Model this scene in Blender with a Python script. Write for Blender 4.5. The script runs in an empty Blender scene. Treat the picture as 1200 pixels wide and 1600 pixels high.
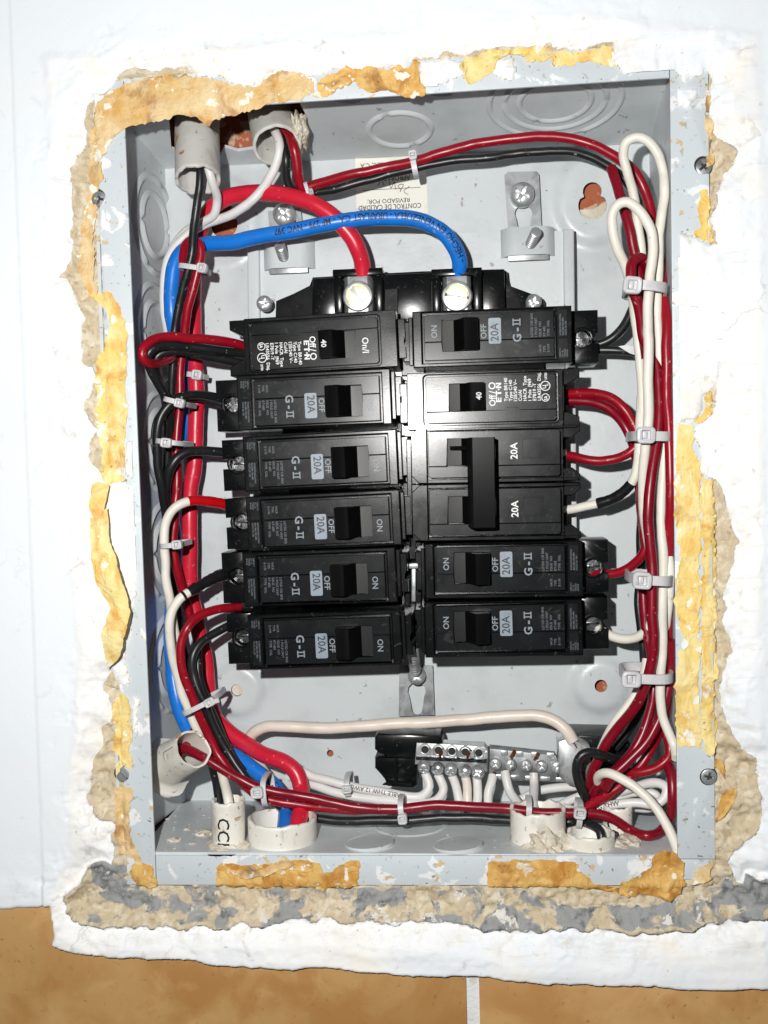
import bpy, bmesh, math, random
import numpy as np
from mathutils import Vector, Matrix, geometry as mgeo

# ---------------------------------------------------------------- camera, world, light, exposure
MM = 0.001
CAM_R = np.array([[0.99555941, 0.02623348, 0.09040611],
                  [-0.02263527, 0.99891911, -0.04059867],
                  [-0.09137343, 0.03837202, 0.99507712]])      # rows: right, down, forward (x right, y down, z into the wall)
CAM_C = np.array([34.33054758, -5.39402396, -449.56319596])    # millimetres
FPX = 1700.0                                                   # focal length for a 1200 x 1600 picture
scene = bpy.context.scene
def cv2w(v): return Vector((v[0], v[2], -v[1]))
cam_data = bpy.data.cameras.new('camera'); cam = bpy.data.objects.new('camera', cam_data)
scene.collection.objects.link(cam); scene.camera = cam
cam_data.sensor_fit = 'VERTICAL'; cam_data.sensor_height = 36.0; cam_data.sensor_width = 27.0
cam_data.lens = 36.0 * FPX / 1600.0
cam_data.clip_start = 0.01; cam_data.clip_end = 20.0
rt, dn, fw = cv2w(CAM_R[0]), cv2w(CAM_R[1]), cv2w(CAM_R[2])
cm = Matrix.Identity(4)
for i in range(3):
    cm[i][0] = rt[i]; cm[i][1] = -dn[i]; cm[i][2] = -fw[i]
cm.translation = cv2w(CAM_C) * MM
cam.matrix_world = cm

world = bpy.data.worlds.new('World'); scene.world = world; world.use_nodes = True
world.node_tree.nodes['Background'].inputs[0].default_value = (0.93, 0.97, 1.0, 1)
world.node_tree.nodes['Background'].inputs[1].default_value = 0.04

def point_lamp(name, loc_mm, watts, radius_mm, colour):
    ld = bpy.data.lights.new(name, 'POINT'); ld.energy = watts; ld.shadow_soft_size = radius_mm * MM; ld.color = colour
    lo = bpy.data.objects.new(name, ld); lo.location = Vector(loc_mm) * MM; scene.collection.objects.link(lo); return lo
# the phone's flash, up and to the left of the lens
point_lamp('phone_flash', (34.3 - 54, -446.0, 5.4 + 46), 10.8, 5.0, (1.0, 0.985, 0.96))

vs = scene.view_settings
vs.view_transform = 'Standard'; vs.look = 'None'; vs.exposure = 0.0; vs.gamma = 1.0; vs.use_curve_mapping = False

# ---------------------------------------------------------------- placing helpers (millimetres, x right, y into the wall, z up)
def ray(u, v):
    r = CAM_R.T @ np.array([(u - 600) / FPX, (v - 800) / FPX, 1.0])
    return np.array([CAM_C[0], CAM_C[2], -CAM_C[1]]), np.array([r[0], r[2], -r[1]])
def P(u, v, d):
    o, r = ray(u, v); s = (d - o[1]) / r[1]; return Vector(o + s * r)
def PZ(u, v, z):
    o, r = ray(u, v); s = (z - o[2]) / r[2]; return Vector(o + s * r)
def PX(u, v, x):
    o, r = ray(u, v); s = (x - o[0]) / r[0]; return Vector(o + s * r)
DEPTH = 74.0
XL, XR, ZT, ZB = -116.2, 115.0, 157.5, -156.0          # inner faces of the box
OTL, OTR, OBR, OBL = P(194, 177, 0), P(1047, 121, 0), P(1059, 1338, 0), P(242, 1337, 0)   # opening in the front flange

rng = random.Random(7)
def V(*a): return Vector(a)

# ---------------------------------------------------------------- numpy noise
_lat = {}
def vnoise(x, y, seed):
    if seed not in _lat: _lat[seed] = np.random.RandomState(seed).rand(256, 256)
    L = _lat[seed]; xi = np.floor(x).astype(int); yi = np.floor(y).astype(int)
    fx = x - xi; fy = y - yi; fx = fx * fx * (3 - 2 * fx); fy = fy * fy * (3 - 2 * fy)
    a = L[xi % 256, yi % 256]; b = L[(xi + 1) % 256, yi % 256]; c = L[xi % 256, (yi + 1) % 256]; d = L[(xi + 1) % 256, (yi + 1) % 256]
    return (a * (1 - fx) + b * fx) * (1 - fy) + (c * (1 - fx) + d * fx) * fy - 0.5
def fbm(x, y, size, octaves=4, seed=1, gain=0.5):
    x = np.asarray(x, float); y = np.asarray(y, float)
    s = np.zeros_like(x); a = 1.0; f = 1.0 / size
    for o in range(octaves):
        s += a * vnoise(x * f + 17.3 * o, y * f + 5.1 * o, seed + o); a *= gain; f *= 2.03
    return s
def sstep(a, b, x):
    t = np.clip((x - a) / (b - a), 0, 1); return t * t * (3 - 2 * t)
def sdf(poly, X, Z):
    """signed distance in mm to a polygon [(x, z)], positive inside"""
    d2 = np.full(X.shape, 1e18); ins = np.zeros(X.shape, bool); n = len(poly)
    for i in range(n):
        x0, z0 = poly[i]; x1, z1 = poly[(i + 1) % n]
        ex, ez = x1 - x0, z1 - z0; L = ex * ex + ez * ez + 1e-12
        t = np.clip(((X - x0) * ex + (Z - z0) * ez) / L, 0, 1)
        d2 = np.minimum(d2, (X - x0 - t * ex) ** 2 + (Z - z0 - t * ez) ** 2)
        c = ((z0 > Z) != (z1 > Z)); 
        with np.errstate(divide='ignore', invalid='ignore'):
            xx = (x1 - x0) * (Z - z0) / (z1 - z0 if z1 != z0 else 1e-12) + x0
        ins ^= c & (X < xx)
    return np.where(ins, 1, -1) * np.sqrt(d2)
def wallpoly(pts, d=0.0):
    o = []
    for u, v in pts:
        p = P(u, v, d); o.append((p.x, p.z))
    return o

# ---------------------------------------------------------------- materials
def srgb(r, g, b):
    f = lambda c: (c / 255 / 12.92) if c <= 10 else (((c / 255) + 0.055) / 1.055) ** 2.4
    return (f(r), f(g), f(b))
def inp(n, k, val):
    if k in n.inputs: n.inputs[k].default_value = val
class Mat:
    def __init__(s, name, base, rough=0.45, metal=0.0, spec=0.5, coat=0.0, sss=0.0):
        s.m = bpy.data.materials.new(name); s.m.use_nodes = True; s.t = s.m.node_tree; s.n = s.t.nodes; s.l = s.t.links
        s.b = s.n['Principled BSDF']; s.col = None; s.base = (*base, 1); s.h = None; s.rough = rough
        inp(s.b, 'Base Color', s.base); inp(s.b, 'Roughness', rough); inp(s.b, 'Metallic', metal); inp(s.b, 'Specular IOR Level', spec)
        inp(s.b, 'Coat Weight', coat); inp(s.b, 'Coat Roughness', 0.15)
        if sss: inp(s.b, 'Subsurface Weight', sss); inp(s.b, 'Subsurface Radius', (1, 1, 1)); inp(s.b, 'Subsurface Scale', 0.001)
        tc = s.n.new('ShaderNodeTexCoord'); oi = s.n.new('ShaderNodeObjectInfo')
        mu = s.n.new('ShaderNodeMath'); mu.operation = 'MULTIPLY'; mu.inputs[1].default_value = 7.3; s.l.new(oi.outputs['Random'], mu.inputs[0])
        ad = s.n.new('ShaderNodeVectorMath'); ad.operation = 'ADD'; s.l.new(tc.outputs['Object'], ad.inputs[0]); s.l.new(mu.outputs[0], ad.inputs[1])
        s.vec = ad.outputs[0]
    def noise(s, size_mm, detail=4, rough=0.55, dist=0.0, stretch=None):
        n = s.n.new('ShaderNodeTexNoise'); n.inputs['Scale'].default_value = 1000.0 / size_mm; n.inputs['Detail'].default_value = detail
        n.inputs['Roughness'].default_value = rough; n.inputs['Distortion'].default_value = dist
        v = s.vec
        if stretch:
            mp = s.n.new('ShaderNodeMapping'); mp.inputs['Scale'].default_value = stretch; s.l.new(v, mp.inputs['Vector']); v = mp.outputs[0]
        s.l.new(v, n.inputs['Vector']); return n.outputs['Fac']
    def ramp(s, fac, lo, hi, inv=False):
        r = s.n.new('ShaderNodeMapRange'); r.interpolation_type = 'SMOOTHSTEP'; s.l.new(fac, r.inputs['Value'])
        r.inputs['From Min'].default_value = lo; r.inputs['From Max'].default_value = hi
        r.inputs['To Min'].default_value = 1.0 if inv else 0.0; r.inputs['To Max'].default_value = 0.0 if inv else 1.0
        return r.outputs[0]
    def math(s, op, a, b):
        m = s.n.new('ShaderNodeMath'); m.operation = op
        for i, x in enumerate((a, b)):
            if isinstance(x, (int, float)): m.inputs[i].default_value = x
            else: s.l.new(x, m.inputs[i])
        return m.outputs[0]
    def attr(s, name):
        a = s.n.new('ShaderNodeAttribute'); a.attribute_name = name; return a.outputs['Fac']
    def over(s, fac, colour, strength=1.0):
        mx = s.n.new('ShaderNodeMix'); mx.data_type = 'RGBA'
        f = s.math('MULTIPLY', fac, strength) if strength != 1.0 else fac
        s.l.new(f, mx.inputs[0])
        if s.col is None: mx.inputs[6].default_value = s.base
        else: s.l.new(s.col, mx.inputs[6])
        if isinstance(colour, tuple): mx.inputs[7].default_value = (*colour[:3], 1)
        else: s.l.new(colour, mx.inputs[7])
        s.col = mx.outputs[2]; s.l.new(s.col, s.b.inputs['Base Color']); return s
    def spots(s, colour, size_mm, lo, hi, strength=1.0, detail=4, dist=0.0, stretch=None, rough=0.55):
        return s.over(s.ramp(s.noise(size_mm, detail, rough, dist, stretch), lo, hi), colour, strength)
    def bump(s, fac, height_mm, strength=1.0):
        b = s.n.new('ShaderNodeBump'); b.inputs['Distance'].default_value = height_mm * MM; b.inputs['Strength'].default_value = strength
        s.l.new(fac, b.inputs['Height'])
        if s.h is not None: s.l.new(s.h, b.inputs['Normal'])
        s.h = b.outputs[0]; s.l.new(s.h, s.b.inputs['Normal']); return s
    def roughvar(s, fac, lo, hi):
        r = s.n.new('ShaderNodeMapRange'); s.l.new(fac, r.inputs['Value']); r.inputs['To Min'].default_value = lo; r.inputs['To Max'].default_value = hi
        s.l.new(r.outputs[0], s.b.inputs['Roughness']); return s

MAT = {}
def mk(key, *a, **k):
    MAT[key] = Mat(key, *a, **k); return MAT[key]
m = mk('box_paint', srgb(204, 210, 212), 0.33, spec=0.5)
m.spots(srgb(176, 182, 184), 34, 0.45, 0.72, 0.6, 6).spots(srgb(128, 120, 106), 6, 0.66, 0.71, 0.7, 7).spots(srgb(70, 66, 60), 2.5, 0.70, 0.74, 0.6, 5)
m.bump(m.noise(2.2, 2, 0.5), 0.10, 0.55).bump(m.noise(14, 3), 0.3, 0.35)
m = mk('flange_paint', srgb(200, 208, 213), 0.42)
m.spots(srgb(234, 236, 236), 12, 0.58, 0.62, 0.9, 9, 0.6).spots(srgb(120, 100, 70), 2.6, 0.66, 0.70, 0.8, 6).spots(srgb(206, 172, 108), 6, 0.63, 0.66, 0.8, 8).spots(srgb(150, 156, 160), 3, 0.62, 0.68, 0.5, 6)
m.bump(m.noise(3, 3), 0.08, 0.5)
m = mk('wall', srgb(240, 241, 241), 0.8)
sdw = m.math('ADD', m.attr('sd_white'), m.math('MULTIPLY', m.math('SUBTRACT', m.noise(3.5, 6, 0.65), 0.5), 2.0))
# white paint: faint cool and warm patches, roller marks and grime
m.spots(srgb(230, 236, 242), 90, 0.45, 0.62, 0.8, 3).spots(srgb(242, 237, 227), 34, 0.52, 0.68, 0.8, 5).spots(srgb(206, 202, 192), 9, 0.64, 0.70, 0.7, 9, 0.8).spots(srgb(120, 112, 104), 3.0, 0.70, 0.73, 0.6, 5)
vo = m.n.new('ShaderNodeTexVoronoi'); vo.feature = 'DISTANCE_TO_EDGE'; vo.inputs['Scale'].default_value = 1000 / 55.0
va = m.n.new('ShaderNodeVectorMath'); va.operation = 'ADD'; nz = m.n.new('ShaderNodeTexNoise'); nz.inputs['Scale'].default_value = 90; nz.inputs['Detail'].default_value = 6
vsx = m.n.new('ShaderNodeVectorMath'); vsx.operation = 'SCALE'; vsx.inputs['Scale'].default_value = 0.03; m.l.new(m.vec, nz.inputs['Vector']); m.l.new(nz.outputs['Color'], vsx.inputs[0])
m.l.new(m.vec, va.inputs[0]); m.l.new(vsx.outputs[0], va.inputs[1]); m.l.new(va.outputs[0], vo.inputs['Vector'])
crack = m.math('MULTIPLY', m.ramp(vo.outputs['Distance'], 0.012, 0.004), m.ramp(m.noise(60, 3), 0.52, 0.60)); m.over(crack, srgb(186, 180, 170), 0.4)
m.over(m.math('MULTIPLY', m.ramp(m.attr('sd_white'), 14.0, 0.5), m.ramp(m.noise(5, 9, 0.7, 0.4), 0.50, 0.60)), srgb(220, 213, 199), 0.5)
m.over(m.math('MULTIPLY', m.ramp(m.attr('sd_white'), 26.0, 2.0), m.ramp(m.noise(9, 9, 0.7, 0.6, (.3, 1, 2.0)), 0.55, 0.63)), srgb(210, 206, 198), 0.4)
m.over(m.ramp(m.attr('patch'), 0.5, -1.5), srgb(228, 235, 241), 0.75)
white = m.col
m.col = None; m.base = (*srgb(206, 190, 160), 1)
m.spots(srgb(226, 214, 190), 5, 0.45, 0.62, 0.9, 8).spots(srgb(168, 150, 122), 3.0, 0.56, 0.70, 0.8, 8).spots(srgb(110, 98, 82), 1.6, 0.68, 0.74, 0.8, 6)
gm = m.math('MULTIPLY', m.ramp(m.attr('grey'), 0.35, 0.65), m.ramp(m.noise(16, 8, 0.62, 0.5), 0.48, 0.52))
m.over(gm, srgb(158, 160, 160))
gd = m.math('MULTIPLY', gm, m.ramp(m.noise(5, 6), 0.5, 0.7)); m.over(gd, srgb(112, 113, 114))
m.over(m.math('MULTIPLY', m.ramp(m.noise(10, 9, 0.68, 0.3), 0.60, 0.63), m.ramp(m.attr('grey'), 0.2, 0.7)), srgb(228, 226, 218))
mask = m.ramp(sdw, -0.12, 0.12)
m.over(mask, white)
rough_h = m.math('MULTIPLY', m.noise(1.8, 8, 0.7), m.ramp(sdw, 0.3, -0.3))
m.bump(m.noise(5.5, 7, 0.62), 0.16, 0.6)
m.bump(rough_h, 0.9, 0.9)
m.bump(m.noise(2.0, 5, 0.7), 0.10, 0.6).bump(m.noise(1.0, 3, 0.6), 0.10, 0.5)

m = mk('tile', srgb(190, 150, 96), 0.38, spec=0.45)
m.spots(srgb(172, 124, 70), 38, 0.40, 0.66, 0.9, 5, 0.5).spots(srgb(202, 164, 110), 22, 0.52, 0.72, 0.7, 6, 0.6).spots(srgb(176, 120, 64), 9, 0.58, 0.76, 0.6, 6)
m.spots(srgb(128, 78, 38), 2.4, 0.62, 0.76, 0.5, 4).spots(srgb(214, 190, 150), 3.2, 0.72, 0.78, 0.55, 6, 0.0, (1, 1, 3.5))
m.bump(m.noise(9, 5), 0.25, 0.5).bump(m.noise(1.6, 3), 0.05, 0.5).roughvar(m.noise(16, 4), 0.28, 0.6)
m = mk('grout', srgb(226, 228, 228), 0.85); m.spots(srgb(190, 186, 176), 6, 0.5, 0.75, 0.8, 6); m.bump(m.noise(2.2, 6, 0.65), 0.6, 0.9)
m = mk('clay_brick', srgb(176, 100, 70), 0.9); m.spots(srgb(166, 90, 62), 8, 0.4, 0.7, 0.9).spots(srgb(206, 176, 150), 7, 0.55, 0.62, 0.9); m.bump(m.noise(2, 6), 0.6, 0.9)
m = mk('mortar_lump', srgb(214, 204, 184), 0.9); m.spots(srgb(234, 230, 218), 6, 0.45, 0.65, 0.9, 7).spots(srgb(172, 156, 130), 3, 0.58, 0.72, 0.8, 7); m.bump(m.noise(3, 8, 0.7), 1.2, 1.0)

def tape(key, base, dark, light, brown, stain=srgb(190, 140, 66)):
    m = mk(key, base, 0.55, spec=0.35)
    m.spots(light, 14, 0.38, 0.60, 0.95, 8, 0.8).spots(dark, 7, 0.50, 0.66, 0.85, 7, 0.5, (1, 1, 0.5)).spots(brown, 15, 0.54, 0.68, 0.8, 7, 0.6).spots(srgb(242, 238, 228), 8, 0.61, 0.63, 0.9, 9).spots(srgb(110, 78, 42), 2.2, 0.665, 0.71, 0.6, 6).spots(stain, 22, 0.58, 0.68, 0.65, 8)
    m.bump(m.noise(9, 4, 0.5, 2.0), 1.3, 0.9).bump(m.noise(3.2, 4, 0.5, 2.2, (1, 1, .4)), 0.4, 0.8).bump(m.noise(1.0, 4), 0.10, 0.6)
tape('tape_yellow', srgb(236, 206, 122), srgb(228, 184, 94), srgb(240, 222, 160), srgb(216, 156, 70))
tape('tape_tan', srgb(218, 184, 126), srgb(214, 166, 92), srgb(228, 204, 158), srgb(168, 120, 70), srgb(112, 76, 40))
tape('tape_orange', srgb(208, 156, 78), srgb(182, 122, 46), srgb(226, 186, 112), srgb(150, 98, 42))

def wire(key, base, dirt, rough=0.32, amt=0.5):
    m = mk(key, base, rough, spec=0.45)
    m.spots(tuple(c * 0.8 for c in base), 12, 0.4, 0.75, 0.6, 3).spots(dirt, 3.2, 0.66, 0.74, amt, 6, 0.5).spots(dirt, 1.0, 0.72, 0.77, amt, 4).spots(srgb(206, 198, 188), 1.8, 0.665, 0.71, 0.5, 7).spots(srgb(190, 182, 172), 26, 0.60, 0.75, 0.025, 8)
    m.bump(m.noise(6, 3), 0.18, 0.35).bump(m.noise(1.0, 3), 0.03, 0.5)
wire('wire_red', srgb(148, 10, 30), srgb(86, 8, 18))
wire('wire_dark_red', srgb(128, 6, 30), srgb(76, 6, 18))
wire('wire_thick_red', srgb(208, 34, 58), srgb(150, 30, 40))
wire('wire_black', (0.012, 0.013, 0.014), (0.05, 0.05, 0.05), 0.36)
wire('wire_white', srgb(232, 228, 216), srgb(150, 138, 118), 0.4, 0.6)
wire('wire_greywhite', srgb(226, 224, 222), srgb(150, 140, 130), 0.4, 0.6)
wire('wire_cream', srgb(230, 218, 206), srgb(176, 158, 140), 0.36, 0.5)
wire('wire_blue', srgb(24, 118, 214), srgb(14, 70, 140), 0.34)
m = mk('tape_red', srgb(186, 10, 20), 0.3); m.bump(m.noise(4, 3), 0.25, 0.6)
m = mk('tape_black', (0.010, 0.010, 0.011), 0.28); m.bump(m.noise(4, 4), 0.4, 0.7)
m = mk('nylon', srgb(206, 206, 208), 0.38, sss=0.25); m.spots(srgb(176, 174, 176), 6, 0.45, 0.7, 0.6); m.bump(m.noise(3, 2), 0.08, 0.4)
m = mk('black_plastic', (0.0045, 0.005, 0.0056), 0.30, spec=0.22)
m.spots((0.012, 0.0125, 0.013), 14, 0.45, 0.75, 0.7, 6).spots((0.20, 0.20, 0.20), 1.0, 0.70, 0.76, 0.6, 3).spots((0.10, 0.10, 0.10), 4.0, 0.63, 0.70, 0.4, 8, 1.5)
m.bump(m.noise(0.9, 2), 0.02, 0.4).roughvar(m.noise(10, 5), 0.12, 0.30)
m = mk('breaker_face', (0.0075, 0.0085, 0.0095), 0.34, spec=0.2)
m.spots((0.015, 0.016, 0.017), 16, 0.45, 0.72, 0.8, 6, 0.8).spots((0.13, 0.13, 0.13), 1.0, 0.69, 0.75, 0.6, 3).spots((0.06, 0.06, 0.06), 8.0, 0.59, 0.70, 0.4, 8, 2.0)
m.bump(m.noise(0.7, 2), 0.02, 0.4).roughvar(m.noise(12, 5), 0.15, 0.32)
m = mk('toggle_black', (0.003, 0.003, 0.0034), 0.32); m.spots((0.10, 0.10, 0.10), 1.2, 0.75, 0.8, 0.5); m.bump(m.noise(1, 2), 0.02, 0.5)
m = mk('print_grey', srgb(128, 138, 146), 0.5); m.spots(srgb(60, 66, 70), 1.4, 0.62, 0.72, 0.6)
m = mk('print_faint', srgb(88, 95, 102), 0.5); m.spots(srgb(30, 33, 36), 1.0, 0.55, 0.68, 0.8)
m = mk('rating_grey', srgb(132, 146, 158), 0.45); m.spots(srgb(104, 116, 126), 5, 0.5, 0.7, 0.7)
m = mk('print_white', srgb(228, 230, 230), 0.5); m.spots(srgb(120, 120, 122), 1.2, 0.66, 0.74, 0.6)
m = mk('print_black', (0.012, 0.012, 0.014), 0.5)
m = mk('ink_wire', (0.012, 0.014, 0.03), 0.5); 
m = mk('ink_grey', srgb(96, 92, 88), 0.6)
m = mk('zinc', srgb(206, 209, 210), 0.34, metal=0.7); m.spots(srgb(120, 124, 126), 8, 0.45, 0.7, 0.8, 6, 0.5).spots(srgb(92, 84, 70), 3, 0.66, 0.74, 0.5, 6); m.bump(m.noise(1.2, 3), 0.04, 0.5).roughvar(m.noise(5, 5), 0.22, 0.5)
m = mk('zinc_dull', srgb(158, 162, 164), 0.42, metal=0.5); m.spots(srgb(106, 108, 108), 9, 0.42, 0.68, 0.9, 6, 0.4).spots(srgb(176, 178, 178), 5, 0.6, 0.72, 0.6); m.bump(m.noise(1.5, 4), 0.05, 0.5)
m = mk('dark_metal', (0.16, 0.16, 0.165), 0.30, metal=1.0); m.spots((0.03, 0.03, 0.03), 2.5, 0.45, 0.6, 0.9); m.bump(m.noise(1.5, 4), 0.15, 0.7)
m = mk('brass_screw', srgb(232, 226, 190), 0.36, metal=0.45); m.spots(srgb(150, 140, 100), 3, 0.5, 0.7, 0.6)
m = mk('copper', srgb(204, 120, 72), 0.32, metal=1.0); m.spots(srgb(110, 56, 30), 1.4, 0.5, 0.7, 0.7)
m = mk('pvc', srgb(232, 229, 220), 0.42); m.spots(srgb(216, 210, 196), 16, 0.45, 0.7, 0.8, 5).spots(srgb(160, 118, 62), 9, 0.62, 0.67, 0.8, 8, 0.7).spots(srgb(118, 108, 92), 3.0, 0.63, 0.68, 0.7, 7).spots(srgb(150, 140, 122), 12, 0.58, 0.70, 0.5, 8, 0, (1, 1, .4)); m.bump(m.noise(4, 5), 0.2, 0.4)
m = mk('pvc_grey', srgb(204, 203, 198), 0.42); m.spots(srgb(186, 184, 176), 16, 0.45, 0.7, 0.8, 5).spots(srgb(170, 120, 56), 10, 0.66, 0.69, 0.9, 8, 0.7).spots(srgb(118, 108, 92), 3.0, 0.65, 0.70, 0.6, 7).spots(srgb(156, 150, 138), 12, 0.58, 0.70, 0.5, 8, 0, (1, 1, .4)); m.bump(m.noise(4, 5), 0.2, 0.4)
m = mk('sticker', srgb(232, 230, 220), 0.6); m.spots(srgb(214, 206, 186), 14, 0.5, 0.7, 0.7)
m = mk('debris', srgb(222, 216, 202), 0.9); m.spots(srgb(150, 130, 104), 3, 0.5, 0.65, 0.9)
m = mk('recess_shade', (0.03, 0.028, 0.025), 0.9)  # near-black colour standing in for shade in slots and holes

# ---------------------------------------------------------------- mesh helpers
ORG = {}                                              # world origin (mm) of each top-level object
def tag(o, label=None, cat=None, group=None, kind=None):
    for k, v in (('label', label), ('category', cat), ('group', group), ('kind', kind)):
        if v: o[k] = v
    return o
def thing(name, label, cat, loc, group=None):
    o = bpy.data.objects.new(name, None); o.empty_display_size = 0.01; scene.collection.objects.link(o)
    o.location = Vector(loc) * MM; ORG[o.name] = Vector(loc); tag(o, label, cat, group); return o
def root_of(o):
    while o.parent: o = o.parent
    return o
def link_mesh(name, me, mat, parent=None, org=None, smooth=35):
    """me holds millimetres in world axes; org = the origin to subtract"""
    if org is None:
        if parent is not None: org = ORG[root_of(parent).name]
        else:
            n = len(me.vertices); a = np.zeros(n * 3); me.vertices.foreach_get('co', a); a = a.reshape(-1, 3); org = Vector((a.min(0) + a.max(0)) / 2)
    me.transform(Matrix.Scale(MM, 4) @ Matrix.Translation(-Vector(org)))
    if smooth is not None:
        me.polygons.foreach_set('use_smooth', [True] * len(me.polygons)); me.set_sharp_from_angle(angle=math.radians(smooth))
    me.materials.append(MAT[mat].m if isinstance(mat, str) else mat)
    o = bpy.data.objects.new(name, me); scene.collection.objects.link(o)
    if parent is not None: o.parent = parent
    else: o.location = Vector(org) * MM; ORG[o.name] = Vector(org)
    return o
def from_bm(name, bm, mat, parent=None, org=None, smooth=35):
    bmesh.ops.recalc_face_normals(bm, faces=bm.faces)
    me = bpy.data.meshes.new(name); bm.to_mesh(me); bm.free(); return link_mesh(name, me, mat, parent, org, smooth)
def from_py(name, vs, fs, mat, parent=None, org=None, smooth=35):
    me = bpy.data.meshes.new(name); me.from_pydata([tuple(v) for v in vs], [], fs); me.update(); return link_mesh(name, me, mat, parent, org, smooth)
def bm_box(bm, x0, x1, y0, y1, z0, z1, bev=0.0, mx=None):
    vs = [bm.verts.new(c) for c in ((x0, y0, z0), (x1, y0, z0), (x1, y1, z0), (x0, y1, z0), (x0, y0, z1), (x1, y0, z1), (x1, y1, z1), (x0, y1, z1))]
    fs = [bm.faces.new([vs[i] for i in f]) for f in ((0, 1, 5, 4), (1, 2, 6, 5), (2, 3, 7, 6), (3, 0, 4, 7), (0, 3, 2, 1), (4, 5, 6, 7))]
    if mx is not None: bmesh.ops.transform(bm, matrix=mx, verts=vs)
    if bev > 0: bmesh.ops.bevel(bm, geom=list({e for f in fs for e in f.edges}), offset=bev, segments=2, affect='EDGES', profile=0.5)
def bm_prism(bm, poly, y0, y1, bev=0.0, seg=1, fn=None):
    """polygon in (x, z) extruded from y0 (front) to y1; only the front rim is bevelled"""
    fn = fn or (lambda a, b, y: (a, y, b))
    f = [bm.verts.new(fn(a, b, y0)) for a, b in poly]; k = [bm.verts.new(fn(a, b, y1)) for a, b in poly]; n = len(poly)
    front = bm.faces.new(f); bm.faces.new(k[::-1])
    for i in range(n): bm.faces.new((f[i], k[i], k[(i + 1) % n], f[(i + 1) % n]))
    if bev > 0: bmesh.ops.bevel(bm, geom=list(front.edges), offset=bev, segments=seg, affect='EDGES', profile=0.5)
def rrect(x0, x1, z0, z1, r, n=4):
    o = []
    for cx, cz, a in ((x1 - r, z0 + r, -90), (x1 - r, z1 - r, 0), (x0 + r, z1 - r, 90), (x0 + r, z0 + r, 180)):
        for i in range(n + 1):
            t = math.radians(a + 90 * i / n); o.append((cx + r * math.cos(t), cz + r * math.sin(t)))
    return o
def circle(cx, cz, r, n=24, a0=0): return [(cx + r * math.cos(a0 + 2 * math.pi * i / n), cz + r * math.sin(a0 + 2 * math.pi * i / n)) for i in range(n)]
def bm_ring(bm, outer, inner, y0, y1, bev=0.0):
    """a frame: outer and inner loops with the same number of points"""
    n = len(outer)
    L = [[bm.verts.new((a, y, b)) for a, b in lp] for lp, y in ((outer, y0), (inner, y0), (inner, y1), (outer, y1))]
    fr = []
    for i in range(n):
        j = (i + 1) % n
        for k in range(4):
            q = bm.faces.new((L[k][i], L[k][j], L[(k + 1) % 4][j], L[(k + 1) % 4][i]))
            if k == 0: fr.append(q)
    if bev > 0:
        ed = {e for f in fr for e in f.edges if sum(1 for g in e.link_faces if g in fr) == 1}
        bmesh.ops.bevel(bm, geom=list(ed), offset=bev, segments=1, affect='EDGES')
def cdt_sheet(outer, holes, step, jit=0.0):
    """triangulated sheet of a polygon with holes; returns 2-d points and triangles"""
    pts, edges = [], []
    for lp in [outer] + holes:
        b = len(pts); n = len(lp); pts += [Vector((p[0], p[1])) for p in lp]; edges += [(b + i, b + (i + 1) % n) for i in range(n)]
    if step:
        xs = [p[0] for p in outer]; zs = [p[1] for p in outer]
        gx, gz = np.meshgrid(np.arange(min(xs) + step / 2, max(xs), step), np.arange(min(zs) + step / 2, max(zs), step))
        d = sdf(outer, gx, gz)
        for h in holes: d = np.minimum(d, -sdf(h, gx, gz))
        ok = d > step * 0.35
        for a, b in zip(gx[ok], gz[ok]): pts.append(Vector((a + rng.uniform(-jit, jit), b + rng.uniform(-jit, jit))))
    r = mgeo.delaunay_2d_cdt(pts, edges, [], 0, 1e-5)
    vs = [(v.x, v.y) for v in r[0]]; fs = []
    V2 = np.array(vs)
    F = np.array([f for f in r[2] if len(f) == 3])
    c = V2[F].mean(1); d = sdf(outer, c[:, 0], c[:, 1])
    for h in holes: d = np.minimum(d, -sdf(h, c[:, 0], c[:, 1]))
    return vs, [list(map(int, f)) for f in F[d > 0]]
def solid_sheet(name, vs2, fs, fn, thick, mat, parent=None, org=None, smooth=35):
    """vs2/fs from cdt_sheet, fn(a, b) -> mm point, fn2 offset by thick along +y or a given vector"""
    tv = Vector(thick) if not isinstance(thick, (int, float)) else Vector((0, thick, 0))
    top = [Vector(fn(a, b)) for a, b in vs2]; n = len(top); V3 = top + [p + tv for p in top]; F = [list(f) for f in fs] + [[i + n for i in reversed(f)] for f in fs]
    cnt = {}
    for f in fs:
        for i in range(3): cnt[(f[i], f[(i + 1) % 3])] = 1
    for (a, b) in list(cnt):
        if (b, a) not in cnt: F.append([b, a, a + n, b + n])
    bm = bmesh.new(); bv = [bm.verts.new(v) for v in V3]
    for f in F:
        try: bm.faces.new([bv[i] for i in f])
        except ValueError: pass
    return from_bm(name, bm, mat, parent, org, smooth)
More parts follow.
